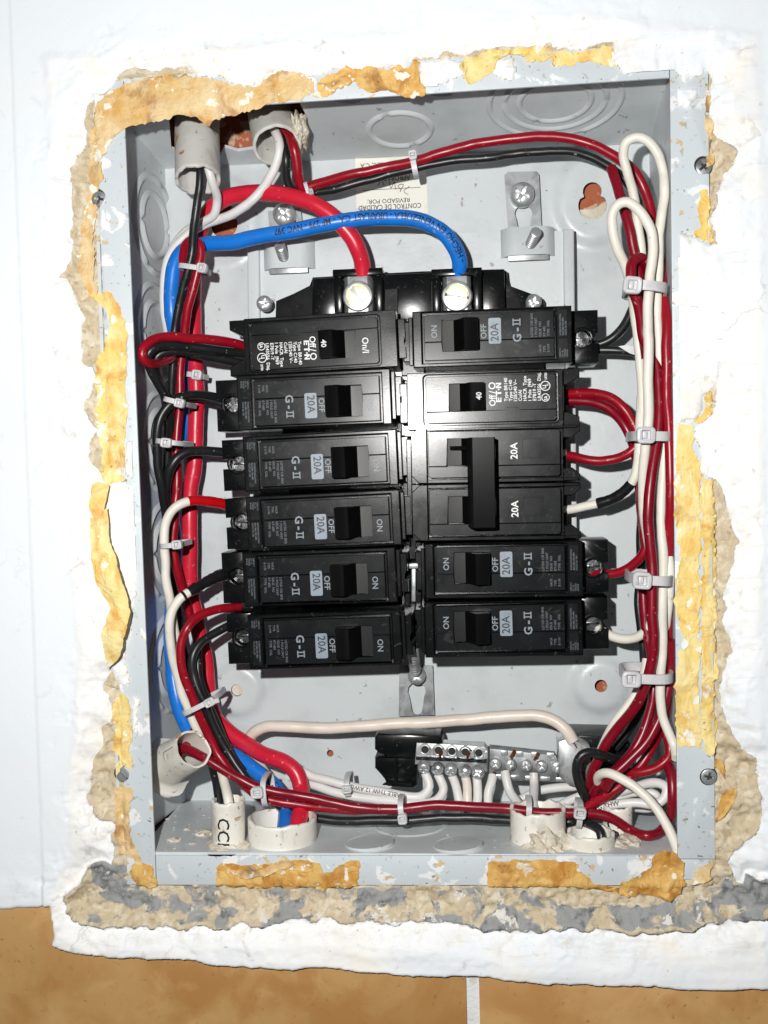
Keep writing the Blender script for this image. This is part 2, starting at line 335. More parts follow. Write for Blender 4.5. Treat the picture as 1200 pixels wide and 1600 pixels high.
# ---- tubes
def spline(pts, step=1.2):
    """centripetal Catmull-Rom through mm points"""
    p = [np.array(q, float) for q in pts]; p = [2 * p[0] - p[1]] + p + [2 * p[-1] - p[-2]]; out = []
    for i in range(1, len(p) - 2):
        a, b, c, d = p[i - 1], p[i], p[i + 1], p[i + 2]
        t0 = 0; t1 = t0 + max(np.linalg.norm(b - a), 1e-6) ** .5; t2 = t1 + max(np.linalg.norm(c - b), 1e-6) ** .5; t3 = t2 + max(np.linalg.norm(d - c), 1e-6) ** .5
        n = max(2, int(np.linalg.norm(c - b) / step))
        for k in range(n):
            t = t1 + (t2 - t1) * k / n
            A1 = (t1 - t) / (t1 - t0) * a + (t - t0) / (t1 - t0) * b; A2 = (t2 - t) / (t2 - t1) * b + (t - t1) / (t2 - t1) * c; A3 = (t3 - t) / (t3 - t2) * c + (t - t2) / (t3 - t2) * d
            B1 = (t2 - t) / (t2 - t0) * A1 + (t - t0) / (t2 - t0) * A2; B2 = (t3 - t) / (t3 - t1) * A2 + (t - t1) / (t3 - t1) * A3
            out.append((t2 - t) / (t2 - t1) * B1 + (t - t1) / (t2 - t1) * B2)
    out.append(p[-2]); return np.array(out)
def frames(path):
    T = np.gradient(path, axis=0); T /= np.linalg.norm(T, axis=1)[:, None] + 1e-12
    n = np.cross(T[0], (0.3, 1, 0.2)); n /= np.linalg.norm(n); N = []
    for t in T:
        n = n - t * (n @ t); n /= np.linalg.norm(n); N.append(n)
    N = np.array(N); return T, N, np.cross(T, N)
def tube_arrays(path, r, sides=14, caps=True):
    T, N, B = frames(path); n = len(path); r = np.broadcast_to(r, (n,))
    a = np.arange(sides) * 2 * np.pi / sides
    v = path[:, None, :] + r[:, None, None] * (np.cos(a)[None, :, None] * N[:, None, :] + np.sin(a)[None, :, None] * B[:, None, :])
    vs = [tuple(x) for x in v.reshape(-1, 3)]; fs = []
    for i in range(n - 1):
        for j in range(sides):
            k = (j + 1) % sides; fs.append((i * sides + j, i * sides + k, (i + 1) * sides + k, (i + 1) * sides + j))
    if caps: fs.append(tuple(range(sides))[::-1]); fs.append(tuple((n - 1) * sides + j for j in range(sides)))
    return vs, fs
def lathe(bm, profile, fn, n=24):
    """profile [(r, h)], fn(x, z, h) -> point"""
    R = [[bm.verts.new(fn(r * math.cos(2 * math.pi * i / n), r * math.sin(2 * math.pi * i / n), h)) for i in range(n)] if r > 1e-6 else [bm.verts.new(fn(0, 0, h))] for r, h in profile]
    for a, b in zip(R, R[1:]):
        for i in range(n):
            j = (i + 1) % n
            if len(a) == 1 and len(b) == 1: continue
            if len(a) == 1: bm.faces.new((a[0], b[i], b[j]))
            elif len(b) == 1: bm.faces.new((a[i], a[j], b[0]))
            else: bm.faces.new((a[i], a[j], b[j], b[i]))
# ---- lettering
_tx = {}
def text_mesh(s, size, bold=0.0):
    """glyph outlines as triangles: 2-d vertices (mm), faces, width"""
    k = (s, size, bold)
    if k in _tx: return _tx[k]
    c = bpy.data.curves.new('lettering', 'FONT'); c.body = s; c.size = size; c.offset = bold; c.fill_mode = 'FRONT'; c.resolution_u = 2
    o = bpy.data.objects.new('lettering', c); me = bpy.data.meshes.new_from_object(o)
    vs = [(v.co.x, v.co.y) for v in me.vertices]; fs = [tuple(p.vertices) for p in me.polygons]
    bpy.data.objects.remove(o); bpy.data.curves.remove(c); bpy.data.meshes.remove(me)
    x0 = min(v[0] for v in vs); vs = [(a - x0, b) for a, b in vs]
    _tx[k] = (vs, fs, max(v[0] for v in vs)); return _tx[k]
class Letter:
    """collects flat lettering into one mesh"""
    def __init__(s): s.v, s.f = [], []
    def add(s, txt, size, fn, bold=0.0, align='l', sx=1.0):
        vs, fs, w = text_mesh(txt, size, bold); o = {'l': 0, 'c': -w * sx / 2, 'r': -w * sx}[align]; b = len(s.v)
        s.v += [tuple(fn(a * sx + o, c)) for a, c in vs]; s.f += [tuple(i + b for i in f) for f in fs]
    def poly(s, loops, fn):
        b = len(s.v); s.v += [tuple(fn(a, c)) for a, c in loops]; s.f.append(tuple(range(b, b + len(loops))))
    def ring(s, cx, cz, r0, r1, fn, n=28):
        b = len(s.v)
        for r in (r0, r1): s.v += [tuple(fn(cx + r * math.cos(2 * math.pi * i / n), cz + r * math.sin(2 * math.pi * i / n))) for i in range(n)]
        s.f += [(b + i, b + (i + 1) % n, b + n + (i + 1) % n, b + n + i) for i in range(n)]
    def build(s, name, mat, parent=None, org=None): return from_py(name, s.v, s.f, mat, parent, org, None)
def text_on_tube(path, r, s0, txt, size, mat, parent, angle=0.0, bold=0.0, name='lettering', flip=False, sx=1.0):
    if flip: path = path[::-1]
    seg = np.linalg.norm(np.diff(path, axis=0), axis=1); S = np.concatenate([[0], np.cumsum(seg)])
    T = np.gradient(path, axis=0); T /= np.linalg.norm(T, axis=1)[:, None]
    vs, fs, w = text_mesh(txt, size, bold); out = []
    tb = bmesh.new(); tv = [tb.verts.new((a, b, 0)) for a, b in vs]
    for f in fs:
        try: tb.faces.new([tv[i] for i in f])
        except ValueError: pass
    for _ in range(4):
        bmesh.ops.triangulate(tb, faces=tb.faces)
        le = [e for e in tb.edges if abs(e.verts[0].co.y - e.verts[1].co.y) > 0.16 * r or e.calc_length() > 1.2]
        if not le: break
        bmesh.ops.subdivide_edges(tb, edges=le, cuts=1)
    bmesh.ops.triangulate(tb, faces=tb.faces); tb.verts.index_update()
    vs = [(v.co.x, v.co.y) for v in tb.verts]; fs = [tuple(v.index for v in f.verts) for f in tb.faces]; tb.free()
    view = np.array([CAM_C[0], CAM_C[2], -CAM_C[1]])
    for a, b in vs:
        s = s0 + a * sx; i = int(np.clip(np.searchsorted(S, s) - 1, 0, len(path) - 2)); t = (s - S[i]) / max(seg[i], 1e-9)
        p = path[i] * (1 - t) + path[i + 1] * t; tt = T[i] * (1 - t) + T[i + 1] * t; tt /= np.linalg.norm(tt)
        n0 = view - p; n0 -= tt * (n0 @ tt); n0 /= np.linalg.norm(n0); bb = np.cross(n0, tt); an = angle + (b - size * 0.35) / r
        out.append(p + (r + 0.09) * (math.cos(an) * n0 + math.sin(an) * bb))
    return from_py(name, out, fs, mat, parent, None, None)
# ---- screw heads (height field with a cross or a slot)
_sc = {}
def screw_mesh(kind, r, dome, mat):
    k = (kind, r, dome, mat)
    if k in _sc: return _sc[k]
    bm = bmesh.new(); N = 26; rows = []
    rad = [r * math.sin(math.pi / 2 * i / 12) for i in range(13)]
    w = r * (0.16 if kind == 'cross' else 0.11)
    def h(x, z):
        q = math.hypot(x, z); y = -dome * math.sqrt(max(0, 1 - (q / r) ** 2 * 0.92))
        if kind == 'cross':
            if (abs(x) < w and abs(z) < r * 0.68) or (abs(z) < w and abs(x) < r * 0.68): y += r * 0.34 * (1 - 0.9 * q / r) + 0.12 * r
        elif kind == 'slot':
            if abs(z) < w: y += r * 0.3
        return y
    g = 34
    grid = {}
    for i in range(g + 1):
        for j in range(g + 1):
            x, z = (i / g * 2 - 1), (j / g * 2 - 1)
            X = x * math.sqrt(1 - z * z / 2) * r; Z = z * math.sqrt(1 - x * x / 2) * r
            grid[i, j] = bm.verts.new((X, h(X, Z), Z))
    for i in range(g):
        for j in range(g): bm.faces.new((grid[i, j], grid[i + 1, j], grid[i + 1, j + 1], grid[i, j + 1]))
    e = [x for x in bm.edges if x.is_boundary]; ex = bmesh.ops.extrude_edge_only(bm, edges=e)
    bmesh.ops.translate(bm, vec=(0, dome * 0.9 + 1.2, 0), verts=[v for v in ex['geom'] if isinstance(v, bmesh.types.BMVert)])
    bmesh.ops.recalc_face_normals(bm, faces=bm.faces)
    me = bpy.data.meshes.new('screw'); bm.to_mesh(me); bm.free(); me.transform(Matrix.Scale(MM, 4))
    me.polygons.foreach_set('use_smooth', [True] * len(me.polygons)); me.set_sharp_from_angle(angle=math.radians(40)); _sc[k] = me; return me
def screw(name, loc, r, parent, mat, kind='cross', dome=None, spin=None, tilt=(0, 0), label=None, cat=None, group=None):
    me = screw_mesh(kind, r, dome if dome is not None else r * 0.5, mat)
    if not me.materials: me.materials.append(MAT[mat].m)
    o = bpy.data.objects.new(name, me); scene.collection.objects.link(o)
    if parent is not None: o.parent = parent; o.location = (Vector(loc) - ORG[root_of(parent).name]) * MM
    else: o.location = Vector(loc) * MM; ORG[o.name] = Vector(loc); tag(o, label, cat, group)
    o.rotation_euler = (tilt[0], spin if spin is not None else rng.uniform(0, 3), tilt[1]); return o
# ================================================================ THE SETTING: broken plaster wall, tiles, brick behind
MO = [(152,152),(175,135),(188,120),(208,112),(212,107),(240,110),(262,106),(290,108),(295,114),(330,122),(345,120),(370,130),(392,134),(400,125),(430,112),(455,108),(470,118),(490,125),(505,115),(540,106),(560,110),(600,104),(630,104),(650,92),(680,88),(720,83),(760,80),(800,74),(860,70),(862,80),(905,78),(960,73),(962,100),(975,116),(1000,130),(1040,140),
 (1047,121),(1062,118),(1066,132),(1070,140),(1073,124),(1086,118),(1098,122),(1104,110),(1112,116),(1110,134),(1104,146),(1102,170),(1108,190),(1116,212),(1148,236),(1140,262),(1125,290),(1118,306),(1112,345),(1119,380),(1102,378),(1085,370),(1062,362),(1040,362),(1040,652),(1054,650),(1058,658),(1080,655),(1095,642),(1105,612),(1124,604),(1114,648),(1088,662),(1086,690),(1094,712),(1092,738),(1120,746),(1131,764),(1135,800),(1155,848),(1150,870),(1136,900),(1125,925),(1128,950),(1140,990),(1142,1010),(1130,1045),(1121,1080),(1125,1110),(1140,1140),(1155,1165),(1180,1185),(1182,1215),(1190,1250),(1192,1275),(1190,1282),(1170,1310),(1146,1325),(1138,1345),(1145,1370),(1158,1378),(1168,1362),(1185,1366),(1230,1372),(1330,1380),(1330,1425),(1230,1428),(1180,1430),(1130,1438),(1060,1450),(980,1452),(900,1447),(800,1451),(700,1440),(640,1437),(560,1436),(480,1431),(400,1440),(300,1445),(200,1440),(150,1444),(120,1430),(109,1402),(112,1386),(140,1362),(146,1350),
 (158,1344),(180,1350),(182,1330),(177,1300),(180,1282),(160,1280),(141,1255),(140,1230),(148,1195),(151,1180),(162,1165),(162,1135),(176,1130),(177,1110),(172,1085),(166,1078),(169,1062),(178,1052),(186,1066),(196,1078),(204,1066),(199,1046),(192,1036),(206,1000),(213,940),(214,880),(215,800),(211,788),(206,766),(196,762),(192,752),(160,752),(155,735),(140,710),(140,695),(150,670),(136,650),(135,640),(142,610),(150,600),(150,575),(133,565),(130,545),(128,510),(135,495),(121,470),(118,455),(106,434),(95,430),(108,415),(112,380),(115,340),(113,330),(115,300),(112,265),(120,240),(135,225),(132,200),(140,170)]
ISL = [[(1050,142),(1060,138),(1092,140),(1088,155),(1080,160),(1075,172),(1064,165),(1060,170),(1053,158)],
       [(655,95),(700,92),(718,100),(726,118),(706,128),(680,142),(657,138)],
       [(775,95),(800,85),(808,105),(805,127),(782,126),(770,115)],
       [(197,690),(210,688),(213,720),(208,747),(195,742)],
       [(500,132),(520,128),(545,118),(556,122),(540,136),(515,141)],
       [(206,1090),(214,1092),(218,1130),(216,1150),(209,1140),(208,1110)]]
GREY = [[(225,1384),(330,1388),(450,1388),(520,1386),(590,1392),(640,1395),(800,1384),(830,1395),(900,1420),(1000,1418),(1090,1405),(1125,1385),(1140,1366),(1170,1355),(1340,1370),(1340,1440),(1120,1442),(980,1445),(760,1450),(600,1440),(400,1442),(260,1436),(175,1412),(150,1392)],
        [(146,1345),(180,1345),(200,1352),(212,1385),(180,1400),(150,1380)], [(108,1400),(130,1380),(140,1420),(180,1440),(130,1436)]]
TB = [(-4000,1412),(0,1418),(60,1412),(84,1410),(90,1436),(92,1455),(86,1470),(100,1474),(130,1483),(180,1487),(240,1493),(300,1491),(330,1500),(420,1504),(500,1505),(600,1514),(640,1518),(730,1519),(800,1526),(880,1530),(960,1531),(1060,1537),(1150,1538),(1200,1541),(5000,1545),(5000,-4000),(-4000,-4000)]
PATCH = [(78,94),(86,300),(92,520),(104,620),(116,740),(122,900),(130,1000),(126,1120),(116,1240),(122,1330),(98,1370),(82,1410),(70,1500),(1190,1560),(1186,700),(1190,300),(1178,60),(900,30),(600,62),(300,84)]
_mo = wallpoly(MO); _isl = [wallpoly(q) for q in ISL]; _grey = [wallpoly(q) for q in GREY]; _tb = wallpoly(TB); _pt = wallpoly(PATCH)
_op = [(p.x, p.z) for p in (OTL, OTR, OBR, OBL)]
def offset_quad(q, l, t, r, b): return [(q[0][0] - l, q[0][1] + t), (q[1][0] + r, q[1][1] + t), (q[2][0] + r, q[2][1] - b), (q[3][0] - l, q[3][1] - b)]
_fo = offset_quad(_op, 12.5, 13.5, 15.0, 12.8)                # outer rim of the flange
def wall_fields(X, Z):
    dx = fbm(X, Z, 6, 4, 11) * 2.4; dz = fbm(X, Z, 6, 4, 31) * 2.4
    Xd, Zd = X + dx, Z + dz
    sw = -sdf(_mo, Xd, Zd)
    for q in _isl: sw = np.maximum(sw, sdf(q, Xd, Zd))
    st = sdf(_tb, X + fbm(X, Z, 14, 5, 51, .6) * 1.2, Z + fbm(X, Z, 16, 6, 61, .65) * 1.5)
    sp = sdf(_pt, X + dx * .6, Z + dz * .6); g = np.full(X.shape, -50.0)
    for q in _grey: g = np.maximum(g, sdf(q, Xd, Zd))
    fl = sdf(_fo, X, Z)
    # white plaster: thick at its broken rim, wavy further out
    t = 0.5 + np.clip(sw, 0, 9) * 0.38
    t = np.where(fl > -1.0, np.minimum(t, 0.55 + np.clip(sw, 0, 3) * 0.25), t)
    t = t * sstep(-0.05, 0.8, sw) + fbm(X, Z, 90, 3, 71) * 0.7 * sstep(0, 20, sw) + fbm(X, Z, 12, 5, 81) * 0.10 * sstep(0, 4, sw)
    t += 0.5 * sstep(-2.5, 2.5, sp) * sstep(0, 10, sw) + 0.25 * np.exp(-((sp - 1.5) / 2.0) ** 2) * (0.5 + 2.2 * fbm(X, Z, 18, 3, 91)) * sstep(3, 12, sw)
    near = sstep(26, 4, sw) * sstep(0.2, 1.5, sw)
    t -= near * (0.45 * sstep(0.10, 0.13, fbm(X, Z, 13, 6, 151, .6)) + 0.35 * sstep(0.14, 0.16, fbm(X, Z, 8, 6, 161, .6)))   # flaked paint layers
    y_white = -t
    low = sstep(-28, -40, Z + 120)                              # the ledge under the box
    y_m = 1.9 + fbm(X, Z, 10, 5, 101) * 2.6 + fbm(X, Z, 3.2, 4, 111, 0.65) * 2.2 - 3.6 * sstep(2.0, -9.0, fl + 9.0) * low - 2.0 * sstep(-5, -1, sw) * (fl < -1)
    y_m = np.where(fl > 0.3, 1.5, np.maximum(y_m, -6))
    y = np.where(sw > 0.0, np.minimum(y_white, y_m + 0.4 + 6.0 * sstep(0.0, 1.6, sw)), y_m)
    # thick white lip along the tiles
    lip = 2.6 * sstep(0.0, 1.2, st) * (1 - 0.75 * sstep(9, 22, st + fbm(X, Z, 20, 3, 121) * 8))
    lip *= np.where(X < P(75, 1420, 0).x, 0.45, 1.0)
    lip += (fbm(X * .25, Z * 2.4, 18, 5, 131) * 0.7 + fbm(X, Z, 3, 3, 141) * 0.10) * sstep(0.5, 4, st) * sstep(26, 12, st)
    y = y - lip * (sw > -1.5)
    y = np.where(st < 0, y + 6 * sstep(0, -3.0, st) + 1.0, y)
    wall_fields.patch = sp
    return y, sw, st, g, fl
def build_wall():
    st = 0.85
    a = P(-260, -260, 0); b = P(1460, 1640, 0)
    xs = np.arange(a.x, b.x, st); zs = np.arange(b.z, a.z, st); far = np.arange(20, 620, 30.0)
    xs = np.concatenate([xs[0] - far[::-1], xs, xs[-1] + far]); zs = np.concatenate([zs, zs[-1] + far]); X, Z = np.meshgrid(xs, zs)
    Y, sw, stt, g, fl = wall_fields(X, Z)
    nz, nx = X.shape; keep = (sdf(_op, X, Z) < -2.2) & (stt > -7)
    idx = np.full(X.shape, -1); idx[keep] = np.arange(keep.sum())
    q = np.stack([idx[:-1, :-1], idx[:-1, 1:], idx[1:, 1:], idx[1:, :-1]], -1).reshape(-1, 4); q = q[(q >= 0).all(1)]
    vs = np.stack([X[keep], Y[keep], Z[keep]], -1)
    me = bpy.data.meshes.new('wall'); me.vertices.add(len(vs)); me.vertices.foreach_set('co', vs.ravel())
    me.loops.add(q.size); me.loops.foreach_set('vertex_index', q.ravel().astype(np.int32)); me.polygons.add(len(q))
    me.polygons.foreach_set('loop_start', np.arange(len(q), dtype=np.int32) * 4); me.update(calc_edges=True)
    for nm, arr in (('sd_white', sw), ('grey', sstep(-1.0, 1.0, g)), ('patch', wall_fields.patch)):
        at = me.attributes.new(nm, 'FLOAT', 'POINT'); at.data.foreach_set('value', arr[keep].astype(np.float32))
    o = link_mesh('wall', me, 'wall', None, None, None); me.polygons.foreach_set('use_smooth', [True] * len(me.polygons)); return tag(o, kind='structure')
wall = build_wall()

# tiled band under the plaster lip: grout bed with tiles set in it
bm = bmesh.new(); gx0, gx1 = P(-320, 1600, 0).x - 560, P(1500, 1600, 0).x + 560; gz0, gz1 = P(600, 1900, 0).z - 220, P(600, 1440, 0).z
bm_box(bm, gx0, gx1, -1.2, 8, gz0, P(600, 1530, 0).z + 18)
tiled = tag(from_bm('tiled_wall', bm, 'grout', None, None, None), kind='structure')
for u0, u1, top in ((-320, 731, (1395, 1490)), (750, 1500, (1500, 1510))):
    bm = bmesh.new(); xa, xb = P(u0, 1600, -2).x, P(u1 - 2 if u1 < 800 else u1, 1560, -2).x
    poly = [(xa, gz0), (xb, gz0), (xb, P(600, top[1], -2).z), (P(112, 1460, -2).x, P(600, top[1] - 18, -2).z), (P(104, 1400, -2).x, P(100, 1398, -2).z), (xa, P(0, top[0], -2).z)] if u0 < 0 else [(xa, gz0), (xb, gz0), (xb, P(600, top[0], -2).z), (xa, P(600, top[1], -2).z)]
    bm_prism(bm, poly, -2.6, 6, 0.5, 2)
    from_bm('tile', bm, 'tile', tiled)
xl0, xr0 = P(-320, 1600, -2).x, P(1500, 1600, -2).x
for xa, xb, zt in ((xl0 - 334, xl0 - 5, P(0, 1395, -2).z), (xr0 + 5, xr0 + 334, P(600, 1500, -2).z)):
    bm = bmesh.new(); bm_prism(bm, [(xa, gz0), (xb, gz0), (xb, zt), (xa, zt)], -2.6, 6, 0.5, 2); from_bm('tile', bm, 'tile', tiled)

# clay masonry behind the box
bm = bmesh.new()
bm_box(bm, -150, 150, DEPTH + 5, DEPTH + 40, -190, 190); bm_box(bm, -150, 150, 9, DEPTH + 4.5, ZT + 30, ZT + 60); bm_box(bm, -160, -136, 9, DEPTH + 4.5, -190, ZT + 15.5)
tag(from_bm('masonry', bm, 'clay_brick', None, None, None), kind='structure')

# ================================================================ THE ENCLOSURE
box = thing('panel_box', 'grey painted steel electrical enclosure set into the broken plaster wall', 'enclosure', (0, 0, ZB))
# back panel with real holes
def keyhole(cx, cz, r, r2, h, n=10):
    o = []
    for i in range(n + 1): a = math.radians(-30 + 240 * i / n); o.append((cx + r2 * math.cos(a), cz + h + r2 * math.sin(a)))
    for i in range(n * 2 + 1): a = math.radians(150 + 240 * i / (n * 2)); o.append((cx + r * math.cos(a), cz + r * math.sin(a)))
    return o
hk1 = P(925, 323, DEPTH); hk2 = P(352, 352, DEPTH); hr1 = P(938, 1070, DEPTH); hr2 = P(372, 1077, DEPTH); hs = P(516, 1177, DEPTH)
holes = [keyhole(hk1.x, hk1.z, 6.6, 4.4, 6.5), keyhole(hk2.x, hk2.z, 6.6, 4.4, 6.5), circle(hr1.x, hr1.z, 3.0), circle(hr2.x, hr2.z, 3.0), circle(hs.x, hs.z, 1.7, 14)]
def back_y(a, b):
    y = DEPTH
    for c, r, hgt, st in ((hk1, 15, 2.4, (0, 3)), (hk2, 15, 2.4, (0, 3)), (hr1, 11, 2.8, (0, 0)), (hr2, 11, 2.8, (0, 0))):
        q = math.hypot((a - c.x), (b - c.z - st[1]) * (0.82 if st[1] else 1)); t = min(1, max(0, (r + 4.0 - q) / 5.0)); y -= hgt * t * t * (3 - 2 * t)
    return (a, y, b)
vs2, fs = cdt_sheet([(XL, ZB), (XR, ZB), (XR, ZT - 3), (XL, ZT - 3)], holes, 2.2)
solid_sheet('back_panel', vs2, fs, back_y, 1.3, 'box_paint', box, smooth=60)
LIPY = 1.3
XLF, ZTF = -124.5, 171.0                               # left and top walls flared forward to widen the shadow strip behind the lip
def xl_at(y): return XLF + (XL - XLF) * y / DEPTH
def zt_at(y): return ZTF + (ZT - 3.0 - ZTF) * y / DEPTH
# side walls (left, right, bottom plain; top has the torn hole for the conduits)
def slab(name, a, b, c, d, n, t=1.4):
    bm = bmesh.new(); q = [Vector(x) for x in (a, b, c, d)]; nn = Vector(n) * t
    f = [bm.verts.new(x) for x in q]; k = [bm.verts.new(x + nn) for x in q]
    bm.faces.new(f); bm.faces.new(k[::-1])
    for i in range(4): bm.faces.new((f[i], k[i], k[(i + 1) % 4], f[(i + 1) % 4]))
    return from_bm(name, bm, 'box_paint', box)
slab('side_wall', (XLF, LIPY, ZB), (XLF, LIPY, ZTF), (XL, DEPTH, ZT), (XL, DEPTH, ZB), (-1, 0, 0))
slab('side_wall', (XR, LIPY, ZB), (XR, LIPY, ZTF), (XR, DEPTH, ZT), (XR, DEPTH, ZB), (1, 0, 0))
slab('bottom_wall', (XL - 1.4, LIPY, ZB), (XR + 1.4, LIPY, ZB), (XR + 1.4, DEPTH, ZB), (XL - 1.4, DEPTH, ZB), (0, 0, -1))
hole_px = [(262, 186), (300, 178), (340, 190), (352, 184), (362, 180), (372, 174), (388, 172), (432, 172), (456, 176), (478, 200), (474, 222), (462, 232), (440, 236), (405, 232), (390, 234), (372, 236), (352, 233), (345, 240), (300, 245), (268, 236)]
hl = []
for u, v in hole_px:
    q = PZ(u, v, ZT); hl.append((q.x, min(max(q.y, 3.5), DEPTH - 4)))
vs2, fs = cdt_sheet([(XLF - 1.4, LIPY), (XR + 1.4, LIPY), (XR + 1.4, DEPTH), (XLF - 1.4, DEPTH)], [hl], 4.0)
tw = lambda a, b: (a, b, zt_at(b))
solid_sheet('top_wall', vs2, fs, tw, (0, 0, 1.4), 'box_paint', box)
# front flange: four strips
(oTL, oTR, oBR, oBL) = [Vector((a, 0, b)) for a, b in _op]; (fTL, fTR, fBR, fBL) = [Vector((a, 0, b)) for a, b in _fo]
def strip(poly, y0): 
    bm = bmesh.new(); bm_prism(bm, poly, y0, y0 + 1.2, 0.25, 2); return from_bm('flange_strip', bm, 'flange_paint', box)
xz = lambda p: (p.x, p.z)
def slot_right(edge, spots):
    o = []
    for cx, cz, r in spots:
        (xa, za), (xb, zb) = edge; xe = xa + (xb - xa) * (za - cz) / (za - zb); dx = min(xe - cx, r - .3); h = math.sqrt(r * r - dx * dx); a0 = math.atan2(h, dx)
        o += [(cx + r * math.cos(a0 + (2 * math.pi - 2 * a0) * i / 14), cz + r * math.sin(a0 + (2 * math.pi - 2 * a0) * i / 14)) for i in range(15)]
    return o
def slot_left(edge, spots):
    m_ = slot_right([(-edge[0][0], edge[0][1]), (-edge[1][0], edge[1][1])], [(-cx, cz, r) for cx, cz, r in spots]); return [(-a, b) for a, b in m_]
sc4 = {u: P(u, v, 0) for u, v in ((152, 309), (1099, 258), (190, 1210), (1107, 1214))}
sl = slot_left([xz(fTL), xz(fBL)], [(sc4[152].x, sc4[152].z, 3.9), (sc4[190].x, sc4[190].z, 3.6)])
strip([xz(oTL), (oTL.x, fTL.z), xz(fTL)] + sl + [xz(fBL), (oBL.x, fBL.z), xz(oBL)], 0.0)
rs = [xz(fTR), (oTR.x, fTR.z), xz(oTR), xz(oBR), (oBR.x + 0.4, oBR.z - 1.0), (fBR.x, oBR.z - 1.0)]
hr = P(1099, 257, 0); hr_ = P(1108, 1213, 0)
rs = [xz(oBR), xz(oTR), (oTR.x, fTR.z), xz(fTR)] + slot_right([xz(fTR), xz(fBR)], [(sc4[1099].x, sc4[1099].z, 3.9), (sc4[1107].x, sc4[1107].z, 3.8)]) + [(fBR.x, oBR.z - 1.0), (oBR.x + 0.4, oBR.z - 1.0)]
strip(rs, 0.0)
strip([(oTL.x + .3, fTL.z), (oTR.x - .3, fTR.z), (oTR.x - .3, oTR.z), (oTL.x + .3, oTL.z)], 0.12)
strip([(oBL.x + .3, oBL.z), (oBR.x + .8, oBR.z), (oBR.x + .8, oBR.z - 12.2), (oBL.x + .3, oBL.z - 12.8)], 0.12)
strip([(oBR.x + 1.2, oBR.z - 1.4), (fBR.x - 2.0, oBR.z - 1.4), (fBR.x - 2.6, oBR.z - 9), (oBR.x + 1.2, oBR.z - 10)], 0.35)
for u, v, rr in ((152, 309, 6.6), (1099, 258, 6.2), (190, 1210, 5.2), (1107, 1214, 6.0)):
    c = P(u, v, -0.3); q = thing('flange_screw', {152: 'steel flange screw beside the tan tape, upper left', 1099: 'steel flange screw half plastered over, upper right', 190: 'steel flange screw below the torn yellow tape, lower left', 1107: 'steel flange screw half covered by mortar, lower right'}[u], 'screw', c, 'screws holding the flange')
    bm = bmesh.new(); lathe(bm, [(0, 1.9), (3.9, 1.9)], lambda x, z, h: (c.x + x, h - .6, c.z + z), 20); from_bm('slot_shadow', bm, 'recess_shade', q)  # flat dark disc behind the head: slot shade put in as colour
    screw('screw_head', (c.x + .4, 0.75, c.z - .3), 3.2, q, 'zinc_dull', 'slot' if u == 190 else 'cross', 0.5)

# embossed knockouts, as rings raised from the sheet
def knockout(plane, u, v, radii, w=0.9, hgt=0.55, disc=False, gap=0.0):
    c = PZ(u, v, ZT + 1) if plane == 't' else PZ(u, v, ZB) if plane == 'b' else PX(u, v, XL - 2)
    pm = {'t': lambda a, b, h: (c.x + a, c.y + b, zt_at(c.y + b) - h), 'b': lambda a, b, h: (c.x + a, c.y + b, ZB + h), 'l': lambda a, b, h: (xl_at(c.y + a) + h, c.y + a, c.z + b)}[plane]
    bm = bmesh.new()
    for k, r in enumerate(radii):
        n = 56; prof = [(-w * 1.3, -0.05), (-w * .6, hgt * .7), (0, hgt), (w * .6, hgt * .7), (w * 1.3, -0.05)]
        rows = []
        for i in range(n):
            a = 2 * math.pi * i / n; sq = 1.0
            if gap and abs((a / math.pi * 180 - (60 + 115 * k)) % 180) < gap: sq = 0.05
            row = []
            for dr, h in prof:
                A, B = (r + dr) * math.cos(a), (r + dr) * math.sin(a)
                yy = c.y + (B if plane != 'l' else A)
                row.append(bm.verts.new(pm(A, B, h * sq)))
            rows.append(row)
        for i in range(n):
            for j in range(len(prof) - 1): bm.faces.new((rows[i][j], rows[(i + 1) % n][j], rows[(i + 1) % n][j + 1], rows[i][j + 1]))
    if disc:
        r = radii[0]; f = [bm.verts.new(pm(r * math.cos(2 * math.pi * i / 48), r * math.sin(2 * math.pi * i / 48), 0.9 + 0.9 * math.sin(2 * math.pi * i / 48 + 2.2))) for i in range(48)]
        k = [bm.verts.new(pm(r * math.cos(2 * math.pi * i / 48), r * math.sin(2 * math.pi * i / 48), -0.2)) for i in range(48)]
        bm.faces.new(f)
        for i in range(48): bm.faces.new((f[i], k[i], k[(i + 1) % 48], f[(i + 1) % 48]))
    return from_bm('knockout', bm, 'box_paint', box, None, 50)
knockout('t', 625, 207, [14.0], 1.4, 1.3, gap=14); knockout('t', 868, 176, [28.5, 22.0, 15.5], 1.2, 1.1, gap=12)
knockout('t', 545, 172, [10.5], 0.8, 0.7, gap=10); knockout('t', 692, 162, [10.5], 0.8, 0.7, gap=10)
for u, v in ((240, 352), (243, 522), (250, 690), (258, 862), (264, 1036)): knockout('l', u, v, [22.5, 14.5], 1.5, 1.5, gap=10)
knockout('b', 578, 1318, [10.5], 0.5, 0.3, True); knockout('b', 716, 1321, [10.5], 0.5, 0.3, True); knockout('b', 640, 1288, [16], 1.0, 0.6, gap=12)

